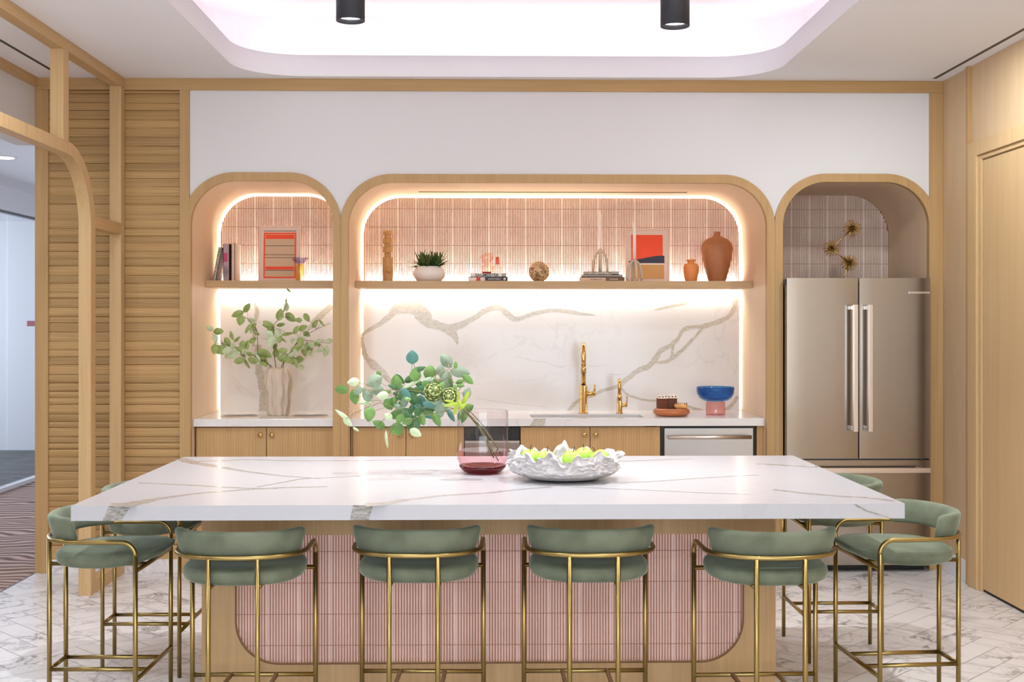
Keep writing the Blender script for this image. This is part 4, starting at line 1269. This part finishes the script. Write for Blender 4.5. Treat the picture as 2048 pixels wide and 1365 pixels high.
# ---- ruffled bowl and apples
BC = Vector((.297, 4.71, .8685))
t = thing('ruffled_bowl', 'white ruffled ceramic bowl filled with green apples on the island', 'bowl', BC)
M['bowl'] = plain('white_porcelain', lin((204, 198, 197)), .5, bump=.3, bscale=35)
n = 220; K = 34; vs = []


def ruf(a, t_):
    """outer shell radius/height for angle a, level t_ (0 foot .. 1 rim)"""
    r = .130 + .076 * sin(min(1, t_ * 2.4 + .1) * pi / 2) + .010 * t_
    z = .006 + .098 * t_
    am = min(1, t_ * 2.2) * (.75 + .25 * t_)
    nz = noise.noise((cos(a) * 4.2, sin(a) * 4.2, t_ * 4.0)) * .020 + noise.noise((cos(a) * 12, sin(a) * 12, t_ * 10 + 5)) * .024
    fold = (1 - abs(sin(a * 9 + 1.6 * sin(t_ * 4 + a * 2)))) ** 2 * .016
    r += (nz + fold) * am
    layer = .014 * ((t_ * 3.2 + .6 * noise.noise((cos(a) * 3, sin(a) * 3, 2))) % 1.0)
    r -= layer * am
    z += t_ ** 2 * (noise.noise((cos(a) * 3.4 + 7, sin(a) * 3.4, 0)) * .020 + noise.noise((cos(a) * 8, sin(a) * 8, 3)) * .026 + .010 * sin(a * 13))
    return r, z


for k in range(K + 1):
    t_ = k / K
    for i in range(n):
        a = 2 * pi * i / n; r, z = ruf(a, t_); vs.append((r * cos(a), r * .80 * sin(a), z))
for k in range(12):
    t_ = 1 - (k + 1) / 12
    for i in range(n):
        a = 2 * pi * i / n; r, z = ruf(a, 1.0 if t_ > .9 else t_ * 1.05); r -= .010 + .012 * (1 - t_); r *= (.35 + .65 * min(1, t_ * 1.3 + .1)); vs.append((r * cos(a), r * .80 * sin(a), max(z - .004, .02)))
fs = [(k * n + i, k * n + (i + 1) % n, (k + 1) * n + (i + 1) % n, (k + 1) * n + i) for k in range(K + 12) for i in range(n)]
fs += [tuple(range(n - 1, -1, -1)), tuple((K + 12) * n + i for i in range(n))]
MB().add(vs, fs, 0, True).build('shell', 'bowl', t)
MB().lathe([(.001, 0), (.118, 0), (.124, .008)], n=60, sy=.8).build('foot', 'steel_dark', t)
M['apple'] = plain('green_apple_skin', lin((168, 208, 84)), .3, var=.12, vscale=14)


def apple(loc, r, rx, rz, lab, first=None):
    if first:
        o = copy_tree(first); tag(o, lab)
    else:
        o = thing('apple', lab, 'apple', loc, 0, 'green apples in the ruffled bowl')
        pr = []
        for i in range(25):
            q = pi * i / 24; rr = sin(q) * (1 + .06 * cos(q)) + 0; z = -cos(q) * .90 + .0
            z -= .26 * math.exp(-(rr / .28) ** 2) * (1 if q > pi / 2 else -.5)
            pr.append((max(rr, 1e-4) * .04, z * .04))
        MB().lathe(pr, n=36).build('skin', 'apple', o)
        MB().tube([(0, 0, .024), (.001, 0, .040), (.004, 0, .052)], .0016, 7).build('stalk', 'black', o)
    o.location = loc; o.rotation_euler = (rx, 0, rz); o.scale = (r / .04,) * 3
    return o


A0 = None
for (px, py, y, r, rx, rz, lab) in [
    (1060, 921, 4.72, .040, .1, .2, 'green apple furthest left in the white ruffled bowl'),
    (1093, 924, 4.67, .040, .15, 2.0, 'green apple second from the left in the white ruffled bowl'),
    (1144, 924, 4.66, .040, .2, .9, 'green apple at the middle notch of the white ruffled bowl'),
    (1168, 918, 4.75, .040, -.3, 3.0, 'green apple behind the middle one in the white ruffled bowl'),
    (1198, 923, 4.67, .040, .5, 4.4, 'green apple furthest right in the white ruffled bowl')]:
    p = at(px, py, y)
    o = apple((p.x, p.y, p.z + .010), r, rx, rz, lab, A0); A0 = A0 or o

# ================================================================== WORKTOP THINGS
M['g_copper'] = glass('amber_copper_glass', (.93, .52, .30, 1), 1, .04, .8)
M['g_blue'] = glass('cobalt_glass', (.28, .60, .85, 1), 1, .02, .5)
M['g_pink'] = glass('dusty_pink_glass', (.93, .68, .66, 1), 1, .03, .5)
M['g_amber'] = glass('amber_glass', (.94, .78, .44, 1), 1, .03, .5)
M['g_lilac'] = glass('lilac_glass', (.82, .82, .92, 1), 1, .03, .5)
M['g_blush'] = glass('blush_glass', (.98, .86, .82, 1), 1, .03, .8)
M['copper_solid'] = plain('amber_glass_body', lin((214, 128, 78)), .12, 0, .6, Transmission_Weight=.35)
M['choc'] = streak('chocolate_layers', lin((70, 34, 18)), lin((116, 62, 34)), (10, 10, 420), .7)
M['cream'] = plain('whipped_cream', lin((244, 232, 216)), .6)
M['dough'] = plain('glazed_dough', lin((222, 168, 106)), .35, var=.15, vscale=40)
pc = Vector((at(1343, 835, 7.43).x, 7.43, CT))
t = thing('glass_plate', 'thick amber glass plate carrying cake on the worktop', 'plate', pc)
MB().lathe([(.001, .002), (.07, 0), (.098, .004), (.114, .018), (.115, .034), (.104, .046), (.090, .048), (.07, .044), (.001, .043)], n=48).build('body', 'copper_solid', t)
for i, (dx, dy, rz, lab) in enumerate([(-.058, .01, .12, 'left chocolate cake square with cream top on the amber plate'), (.008, .03, -.05, 'chocolate cake square behind the doughnut on the amber plate')]):
    c = thing('cake_slice', lab, 'cake', pc + Vector((dx, dy, .045)), rz, 'cake squares on the amber plate')
    MB().box(-.029, .029, -.029, .029, 0, .062).build('sponge', 'choc', c, bevel=.002)
    MB().box(-.030, .030, -.030, .030, .062, .069).build('icing', 'cream', c, bevel=.002)
    for k, (x, y) in enumerate(((-.014, -.012), (.013, .01))):
        MB().lathe([(.001, 0), (.012, 0), (.013, .004), (.009, .010), (.005, .016), (.0005, .026)], (x, y, .068), 14).build('cream_swirl', 'cream', c)
    for x, y in ((-.020, -.022), (0, -.024), (.020, -.018)):
        MB().sphere((x, y, .073), .0045, 8, 6).build('chocolate_chip', 'choc', c)
c = thing('doughnut', 'glazed doughnut with chocolate drizzle on the amber plate', 'doughnut', pc + Vector((.053, -.035, .0465)))
ring = [(.026 * cos(2 * pi * i / 28), .026 * sin(2 * pi * i / 28), .0165) for i in range(28)]
MB().tube(ring, .0165, 14, closed=True).build('ring', 'dough', c)
dz = MB()
for k in range(6):
    x = -.034 + k * .013
    dz.tube([(x, -.034, .028), (x + .004, -.018, .0335), (x + .004, .0, .031), (x + .008, .02, .0335), (x + .01, .034, .027)], .0022, 6)
dz.build('drizzle', 'choc', c)
t = thing('footed_bowl', 'cobalt blue glass bowl on a pink glass foot at the worktop right end', 'bowl', (at(1431, 829, 7.50).x, 7.50, CT))
MB().lathe([(.001, .003), (.055, .003), (.060, 0), (.061, .004), (.061, .078), (.056, .082)], n=44).build('foot', 'g_pink', t)
MB().lathe([(.050, .084), (.075, .090), (.100, .106), (.115, .132), (.120, .158), (.118, .176), (.114, .176), (.114, .158), (.108, .134), (.094, .112), (.07, .098), (.001, .094)], n=56).build('bowl_body', 'g_blue', t)

# ================================================================== SHELF THINGS
YM = 7.70


def sx(px, Y=YM): return at(px, 560, Y).x


def px2m(n_, Y=YM): return n_ * Y / F


def txt(s_, size, mat, parent, loc, rot=(pi / 2, 0, 0), name='title', ext=.0003):
    cu = bpy.data.curves.new(name, 'FONT'); cu.body = s_; cu.size = size; cu.align_x = 'CENTER'; cu.align_y = 'CENTER'; cu.extrude = ext
    cu.offset = size * .018
    o = bpy.data.objects.new('t', cu); COL.objects.link(o)
    me = bpy.data.meshes.new_from_object(o.evaluated_get(bpy.context.evaluated_depsgraph_get()))
    bpy.data.objects.remove(o); me.materials.clear(); me.materials.append(M[mat])
    r = bpy.data.objects.new(name, me); COL.objects.link(r); r.parent = parent; r.location = loc; r.rotation_euler = rot
    return r


def book(lab, loc, w, h, d, cover, rz=0, ry=0, group=None, pages='paper', stand=False):
    """standing: w thick (x), h tall (z), d deep (y). lying: same box, spine towards -y"""
    t = thing('book', lab, 'book', loc, rz, group); t.rotation_euler = (0, ry, rz)
    c = MB()
    if stand:
        c.box(-w / 2, -w / 2 + .003, -d / 2, d / 2, 0, h).box(w / 2 - .003, w / 2, -d / 2, d / 2, 0, h).box(-w / 2, w / 2, -d / 2, -d / 2 + .004, 0, h)
        c.build('cover', cover, t)
        MB().box(-w / 2 + .0031, w / 2 - .0031, -d / 2 + .0041, d / 2 - .003, .003, h - .003).build('pages', pages, t)
    else:
        c.box(-w / 2, w / 2, -d / 2, d / 2, 0, .003).box(-w / 2, w / 2, -d / 2, d / 2, h - .003, h).box(-w / 2, w / 2, -d / 2, -d / 2 + .004, 0, h)
        c.build('cover', cover, t)
        MB().box(-w / 2 + .003, w / 2 - .003, -d / 2 + .0041, d / 2 - .003, .0031, h - .0031).build('pages', pages, t)
    return t


M['paper'] = plain('paper_pages', lin((236, 226, 212)), .9)
M['bk_speck'] = streak('speckled_cover', lin((40, 36, 36)), lin((214, 200, 180)), (160, 160, 160), .6)
M['bk_mauve'] = plain('mauve_cover', lin((176, 150, 156)), .6)
M['bk_dark'] = plain('plum_cover', lin((92, 66, 66)), .6)
M['bk_pink'] = plain('magenta_label', lin((190, 60, 98)), .5)
M['bk_tan'] = plain('tan_cover', lin((216, 184, 160)), .6)
M['bk_white'] = plain('white_cover', lin((234, 224, 214)), .6)
M['bk_black'] = plain('black_cover', lin((50, 46, 50)), .5)
M['bk_red'] = plain('red_print', lin((196, 62, 48)), .5)
M['bk_grey'] = plain('grey_cover', lin((176, 166, 158)), .6)
M['bk_brown'] = plain('brown_cover', lin((110, 84, 56)), .6)
M['ink'] = plain('black_ink', lin((28, 26, 26)), .5)
M['ink_w'] = plain('white_ink', lin((226, 216, 204)), .5)
# standing books, left shelf
GB = 'standing books on the left shelf'
b = book('speckled book leaning left at the end of the left shelf', (sx(431, 7.66), 7.70, SZL + .003), .022, .215, .15, 'bk_speck', 0, radians(10.5), GB, stand=True)
MB().box(.0112, .0116, -.07, .07, .01, .20).build('side_print', 'bk_white', b)
b = book('mauve book with a magenta label upright on the left shelf', (sx(455, 7.66), 7.70, SZL), .040, .236, .155, 'bk_mauve', 0, 0, GB, stand=True)
MB().box(-.016, .008, -.0785, -.0776, .122, .178).build('label_patch', 'bk_pink', b)
MB().box(.0201, .0204, -.077, .077, .002, .234).build('side_print', 'bk_dark', b)
for k in range(5):
    r = .006 + k * .0045
    MB().tube([(-.005 + r * .6 * cos(2 * pi * i / 20), -.078, .058 + r * 1.5 * sin(2 * pi * i / 20)) for i in range(20)], .0006, 5, closed=True).build('contour_line', 'ink', b)
b = book('pale tan and white book at the right of the standing books', (sx(469, 7.66), 7.70, SZL), .024, .240, .165, 'bk_tan', 0, 0, GB, stand=True)
MB().box(.0121, .0124, -.082, .082, .002, .238).build('side_print', 'bk_white', b)


def frame(lab, px0, px1, py0, z0, Yb, tilt, fmat='pframe'):
    x0, x1 = at(px0, 500, Yb - .02).x, at(px1, 500, Yb - .02).x; h = at(500, py0, Yb).z - z0
    t = thing('framed_print', lab, 'picture', ((x0 + x1) / 2, Yb - .045, z0)); t.rotation_euler = (-tilt, 0, 0)
    w = (x1 - x0) / 2; b_ = .010
    MB().box(-w, -w + b_, -.008, .008, 0, h).box(w - b_, w, -.008, .008, 0, h).box(-w + b_, w - b_, -.008, .008, 0, b_).box(-w + b_, w - b_, -.008, .008, h - b_, h).build('frame', fmat, t)
    MB().box(-w + b_, w - b_, -.003, .004, b_, h - b_).build('mat_board', 'mat', t)
    return t, w, h


M['pframe'] = plain('pale_frame', lin((226, 200, 182)), .5)
M['mat'] = plain('mat_board', lin((232, 208, 194)), .8)
M['orange'] = plain('orange_ink', lin((238, 76, 34)), .6)
M['beige'] = plain('beige_print', lin((206, 178, 148)), .7)
M['navy'] = plain('navy_ink', lin((48, 48, 66)), .6)
M['ochre'] = plain('ochre_ink', lin((204, 158, 98)), .7)


def panel(t, w, h, px0, px1, py0, py1, X0, X1, Y0, Y1, mat, y, name='print_area'):
    """rect given in photo pixels inside the frame's pixel box (X0..X1, Y0..Y1)"""
    f = lambda px: -w + (px - X0) / (X1 - X0) * 2 * w
    g = lambda py: (Y1 - py) / (Y1 - Y0) * h
    return MB().box(f(px0), f(px1), y - .0004, y, g(py1), g(py0)).build(name, mat, t)


t, w, h = frame('framed abstract print of orange bands and beige stripes on the left shelf', 518, 602, 452, SZL, 7.86, radians(4))
B4 = (518, 602, 452, 558)
panel(t, w, h, 528, 593, 465, 551, *B4, 'orange', -.0034, 'orange_border')
panel(t, w, h, 531, 590, 468, 548, *B4, 'beige', -.0039, 'beige_field')
panel(t, w, h, 532, 589, 469, 477, *B4, 'orange', -.0044, 'orange_band')
panel(t, w, h, 532, 589, 529, 535, *B4, 'orange', -.0044, 'orange_band')
for y in (489.5, 506.5, 512, 536): panel(t, w, h, 531, 590, y, y + .9, *B4, 'ink', -.0046, 'thin_line')
panel(t, w, h, 528, 593, 461.5, 462.6, *B4, 'ink', -.0040, 'thin_line')
t = thing('glass_vase', 'small lilac glass bowl vase on an amber glass base by the striped print', 'vase', (sx(600, 7.62), 7.62, SZL))
MB().lathe([(.001, 0), (.020, 0), (.026, .004), (.027, .09), (.022, .102), (.014, .106)], n=32).build('base', 'g_amber', t)
MB().lathe([(.012, .106), (.030, .112), (.046, .128), (.054, .148), (.051, .148), (.043, .130), (.028, .116), (.001, .112)], n=36).build('bowl', 'g_lilac', t)

# totem
M['totem'] = wood('turned_oak', lin((176, 128, 74)), lin((212, 166, 108)), 'z', .5, 2, .6)
t = thing('wooden_totem', 'turned oak totem sculpture at the left of the centre shelf', 'sculpture', (sx(775.5), YM, SZ))
u = px2m(1)
a = 10.7 * u
MB().lathe([(.001, 0), (a * .94, 0), (a * .94, 10 * u), (a, 30 * u), (a, 48.5 * u), (.001, 48.5 * u)], n=36).build('column', 'totem', t, smooth=False)
mb = MB()
for z0, z1, r in ((48.5, 58, .55), (58, 69.5, 1.0), (69.5, 76, .62), (76, 86, 1.0), (86, 93.5, .66), (93.5, 101, 1.0)):
    mb.lathe([(.001, z0 * u), (a * r * .94, z0 * u), (a * r, (z0 + .8) * u), (a * r, (z1 - .8) * u), (a * r * .94, z1 * u), (.001, z1 * u)], n=36, smooth=False)
mb.build('stacked_discs', 'totem', t)
MB().tube([(.012, -a * .88, 23 * u), (.012, -a * 1.06, 23 * u)], .022, 28).build('side_disc', 'totem', t)

# succulent planter
t = thing('potted_succulent', 'spiky dark green succulent in a white round bowl planter', 'plant', (sx(858.5), YM, SZ))
MB().lathe([(.001, 0), (.066, 0), (.080, .006), (.102, .034), (.105, .058), (.092, .082), (.084, .096), (.080, .098), (.076, .094), (.076, .080), (.001, .080)], n=52).build('planter', 'white_cer', t)
M['succ'] = plain('succulent_green', lin((72, 96, 46)), .45, var=.35, vscale=40)
MB().lathe([(.001, .082), (.076, .081)], n=32).build('soil', 'bk_brown', t)
fo = MB(); random.seed(5)
for c0 in [(-.052, 0), (-.02, .02), (.018, -.01), (.05, .015), (0, -.035), (.03, .04), (-.03, -.03), (.055, -.025)]:
    for k in range(15):
        a = random.uniform(0, 2 * pi); el = random.uniform(.25, 1.35); l = random.uniform(.08, .135)
        d = Vector((cos(a) * cos(el), sin(a) * cos(el), sin(el)))
        if c0[0] * d.x < 0: d.x *= .5
        d.normalize(); s_ = d.cross(Vector((0, 0, 1))).normalized(); up = s_.cross(d)
        base = Vector((c0[0], c0[1], .085)); vs = []
        for j in range(5):
            q = j / 4; w_ = .0105 * (1 - q ** 1.6) * (1 + .5 * q) + .0003
            cpt = base + d * l * q + up * (-.018 * q * q if el < .8 else .004 * q)
            vs += [cpt - s_ * w_ + up * w_ * .5, cpt - up * w_ * .2, cpt + s_ * w_ + up * w_ * .5]
        fo.add(vs, [(3 * j, 3 * j + 1, 3 * j + 4, 3 * j + 3) for j in range(4)] + [(3 * j + 1, 3 * j + 2, 3 * j + 5, 3 * j + 4) for j in range(4)], 0, True)
fo.build('leaves', 'succ', t)

# two books with glass pieces
G2 = 'lying books under the blush glass pieces'
b = book('lower lying book with half white and half black spine', (sx(976), YM, SZ), px2m(78), px2m(8.8), .17, 'bk_white', group=G2)
MB().box(-.019, px2m(39) + .0002, -.0858, -.085, 0.0002, px2m(8.8)).build('spine_print', 'bk_black', b)
MB().box(-.075, -.048, -.0860, -.0851, 0.001, px2m(8.6)).build('spine_print', 'bk_red', b)
MB().tube([(px2m(33), -.0853, px2m(4.4)), (px2m(33), -.0861, px2m(4.4))], .0085, 18).build('spine_emblem', 'ink_w', b)
txt('GRAPHIC DESIGN', .010, 'ink_w', b, (.040, -.0862, px2m(4.4)), name='spine_title')
z1 = SZ + px2m(8.8)
b = book('upper lying pale book with bold black spine lettering', (sx(977), YM, z1 + .0003), px2m(71), px2m(7), .16, 'bk_grey', group=G2)
txt('SAGMEISTER', px2m(8.4), 'ink', b, (-px2m(3), -.0812, px2m(3.3)), name='spine_title', ext=.0006)
MB().box(-px2m(34), px2m(26), -.0806, -.080, .001, px2m(6.8)).build('spine_print', 'bk_white', b)
z2 = z1 + px2m(7) + .0006
t = thing('glass_decanter', 'blush glass vessel of two stacked bubbles on the books', 'vase', (sx(973.5), YM, z2))
MB().lathe([(.001, .002), (.020, 0), (.030, .006), (.034, .012), (.001, .012)], n=32).build('base', 'g_plum', t)
MB().lathe([(.034, .012), (.040, .024), (.041, .038), (.034, .054), (.020, .060)], n=36).build('lower_bubble', 'g_blush', t)
MB().lathe([(.020, .060), (.018, .066), (.030, .074), (.041, .090), (.043, .108), (.038, .126), (.026, .135), (.001, .137)], n=36).build('upper_bubble', 'g_blush', t)
t = thing('glass_bottle', 'blush glass bottle with straight neck beside the bubble vessel', 'bottle', (sx(995), YM - .01, z2))
MB().lathe([(.001, .002), (.022, 0), (.031, .012), (.034, .030), (.028, .050), (.016, .060)], n=32).build('body', 'g_blush', t)
MB().lathe([(.0145, .060), (.0145, .108), (.0125, .108), (.0125, .060)], n=24).build('neck', 'g_pink', t)

# stone ball
M['stone'] = streak('travertine', lin((122, 88, 56)), lin((216, 184, 142)), (38, 38, 55), .6)
mb = MB(); r = px2m(20.6); vs = []; m_, n = 28, 44
for j in range(m_ + 1):
    for i in range(n):
        v = Vector((sin(pi * j / m_) * cos(2 * pi * i / n), sin(pi * j / m_) * sin(2 * pi * i / n), -cos(pi * j / m_)))
        rr = r * (1 + .03 * noise.noise(v * 2.4)); p = v * rr; p.z = max(p.z, -r * .955); vs.append((p.x, p.y, p.z + r * .955))
mb.add(vs, [(j * n + i, j * n + (i + 1) % n, (j + 1) * n + (i + 1) % n, (j + 1) * n + i) for j in range(m_) for i in range(n)], 0, True)
o = mb.build('stone_sphere', 'stone', loc=(sx(1078), YM, SZ)); tag(o, 'mottled tan stone ball in the middle of the centre shelf', 'ornament')

# three books + candle holders
G3 = 'lying books under the tall candle holder'
b = book('bottom lying book with beige and brown spine', (sx(1203), YM, SZ), px2m(87), px2m(8.6), .17, 'bk_tan', group=G3)
MB().box(px2m(6), px2m(43.5), -.0858, -.085, .0002, px2m(8.5)).build('spine_print', 'bk_brown', b)
txt('THE DESIGN OF', .010, 'bk_brown', b, (-px2m(14), -.0855, px2m(4)), name='spine_title')
txt('INTERIORS', .011, 'ink_w', b, (px2m(22), -.0862, px2m(4)), name='spine_title')
z1 = SZ + px2m(8.6) + .0003
book('thin grey lying book in the middle of the stack of three', (sx(1202.5), YM, z1), px2m(80), px2m(4.6), .165, 'bk_grey', group=G3)
z2 = z1 + px2m(4.6) + .0003
b = book('small top lying book with dark patterned spine', (sx(1201.5), YM, z2), px2m(69), px2m(6.4), .15, 'bk_grey', group=G3)
MB().box(-px2m(34), px2m(18), -.0757, -.075, .0004, px2m(6.2)).build('spine_print', 'bk_speck', b)
z3 = z2 + px2m(6.4) + .0004
M['stoneware'] = plain('stoneware', lin((198, 180, 160)), .7, bump=.3, bscale=90)
M['candle'] = plain('candle_wax', lin((246, 232, 222)), .45, Subsurface_Weight=.15)
for k, (px, y, zb, hw, hh, top, lab, lab2) in enumerate([
    (1200.5, YM, z3, 17, 47, 419, 'stoneware arched candle holder standing on the stack of three books', 'tall white taper candle in the holder on the books'),
    (1269, 7.61, SZ, 17.5, 47, 435, 'stoneware arched candle holder standing on the shelf before the orange print', 'white taper candle in the holder before the orange print')]):
    t = thing('candle_holder', lab, 'candle holder', (sx(px, y), y, zb), radians(8 if k else 0), 'stoneware arch candle holders')
    uu = y / F; W2 = (hw - 2.6) * uu; H2 = (hh - 6) * uu; mb = MB()
    for rot in (0, pi / 2):
        pts = [(W2 * cos(q) * cos(rot), W2 * cos(q) * sin(rot), .0005 + H2 * sin(q) ** .75) for q in [pi * i / 24 for i in range(25)]]
        mb.tube(pts, 2.7 * uu, 12)
    mb.lathe([(.001, H2 - .002), (3.6 * uu, H2 - .002), (3.8 * uu, H2 + 4.5 * uu), (.001, H2 + 4.5 * uu)], n=20)
    mb.build('arches', 'stoneware', t)
    zc = zb + H2 + 4.5 * uu + .0003; zt_ = at(px, top, y).z
    c = thing('taper_candle', lab2, 'candle', (sx(px, y), y, zc), 0, 'white taper candles')
    MB().lathe([(.001, 0), (3.3 * uu, 0), (3.0 * uu, (zt_ - zc) * .86), (1.8 * uu, (zt_ - zc) * .93), (.0008, zt_ - zc - .006)], n=16).build('wax', 'candle', c)
    MB().tube([(0, 0, zt_ - zc - .008), (0, 0, zt_ - zc)], .0007, 5).build('wick', 'ink_w', c)

t, w, h = frame('framed print of an orange block over navy hills on the centre shelf', 1250, 1338, 457, SZ, 7.87, radians(4))
B4 = (1250, 1338, 457, 561.5)
panel(t, w, h, 1262, 1325, 469, 523, *B4, 'orange', -.0036, 'orange_block')
f = lambda px: -w + (px - 1250) / 88 * 2 * w
g = lambda py: (561.5 - py) / 104.5 * h
MB().prism([(f(1256), g(522)), (f(1256), g(521)), (f(1264), g(518)), (f(1274), g(517)), (f(1298), g(512)), (f(1315), g(509.5)), (f(1328), g(509.5)), (f(1328), g(524)), (f(1276), g(524))], -.0046, -.0038).build('navy_shape', 'navy', t)
panel(t, w, h, 1262, 1327, 525, 526.6, *B4, 'tile', -.0040, 'pink_line')
panel(t, w, h, 1262, 1327, 527, 554.5, *B4, 'ochre', -.0040, 'ochre_block')

M['jar'] = plain('orange_ceramic', lin((222, 140, 78)), .6)
M['terra'] = plain('terracotta', lin((168, 108, 68)), .6, var=.08, vscale=12)
u = px2m(1)
t = tag(MB().lathe([(.001, 0), (11 * u, 0), (11.8 * u, 2 * u), (15 * u, 18 * u), (15.6 * u, 30 * u), (13.5 * u, 35 * u), (8 * u, 37 * u), (7 * u, 38 * u), (7 * u, 40.5 * u), (8.8 * u, 41.5 * u), (8.8 * u, 44.5 * u), (7 * u, 44.8 * u), (5.5 * u, 43 * u), (5.5 * u, 36 * u)], n=44).build('ceramic_jar', 'jar', loc=(sx(1382), YM, SZ)),
        'small orange ceramic jar with narrow rim on the centre shelf', 'jar')
tag(MB().lathe([(.001, 0), (16.5 * u, 0), (17.5 * u, 2 * u), (23 * u, 22 * u), (29 * u, 46 * u), (31.8 * u, 66 * u), (30 * u, 76 * u), (22 * u, 85 * u), (12 * u, 89.5 * u), (7.6 * u, 92 * u), (6.6 * u, 95 * u), (7.4 * u, 100 * u), (6 * u, 100.5 * u), (4.6 * u, 98 * u), (4.6 * u, 90 * u)], n=56).build('terracotta_vase', 'terra', loc=(sx(1434), YM, SZ)),
    'tall brown terracotta vase with narrow neck at the right of the shelf', 'vase')

# gold burst sculpture on the fridge
YG = 7.42; g0 = at(1690, 553, YG)
t = thing('burst_sculpture', 'gold sculpture of three spiky seed heads on top of the refrigerator', 'sculpture', (g0.x, YG, 1.738))
cs = [(1704, 457, 18.5), (1663, 497, 17.5), (1698, 526, 17)]
O = Vector((g0.x, YG, 1.738)); cc = [at(x, y, YG + d) - O for (x, y, r_), d in zip(cs, (0, -.03, .01))]
base = at(1684, 554, YG) - O; base.z = .006
MB().box(base.x - .035, base.x + .08, -.035, .035, 0, .006).build('base', 'gold_dark', t, bevel=.001)
mb = MB(); mb.tube([base, cc[2]], .0042, 10); mb.tube([cc[2], cc[1]], .0038, 10); mb.tube([cc[1], cc[0]], .0038, 10); mb.build('branch', 'gold', t)
random.seed(11)
for c, (x, y, r_) in zip(cc, cs):
    mb = MB(); R3 = r_ * YG / F; mb.sphere(c, R3 * .16, 12, 8)
    N_ = 78; gr = pi * (3 - sqrt(5))
    for i in range(N_):
        z_ = 1 - 2 * (i + .5) / N_; rr = sqrt(1 - z_ * z_); v = Vector((rr * cos(gr * i), rr * sin(gr * i), z_)) + Vector([random.gauss(0, .05) for _ in range(3)])
        v.normalize(); mb.tube([c + v * R3 * .1, c + v * R3 * random.uniform(.9, 1.05)], .0014, 5, rs=[.0024, .0017])
    mb.build('seed_head', 'gold_dark', t)
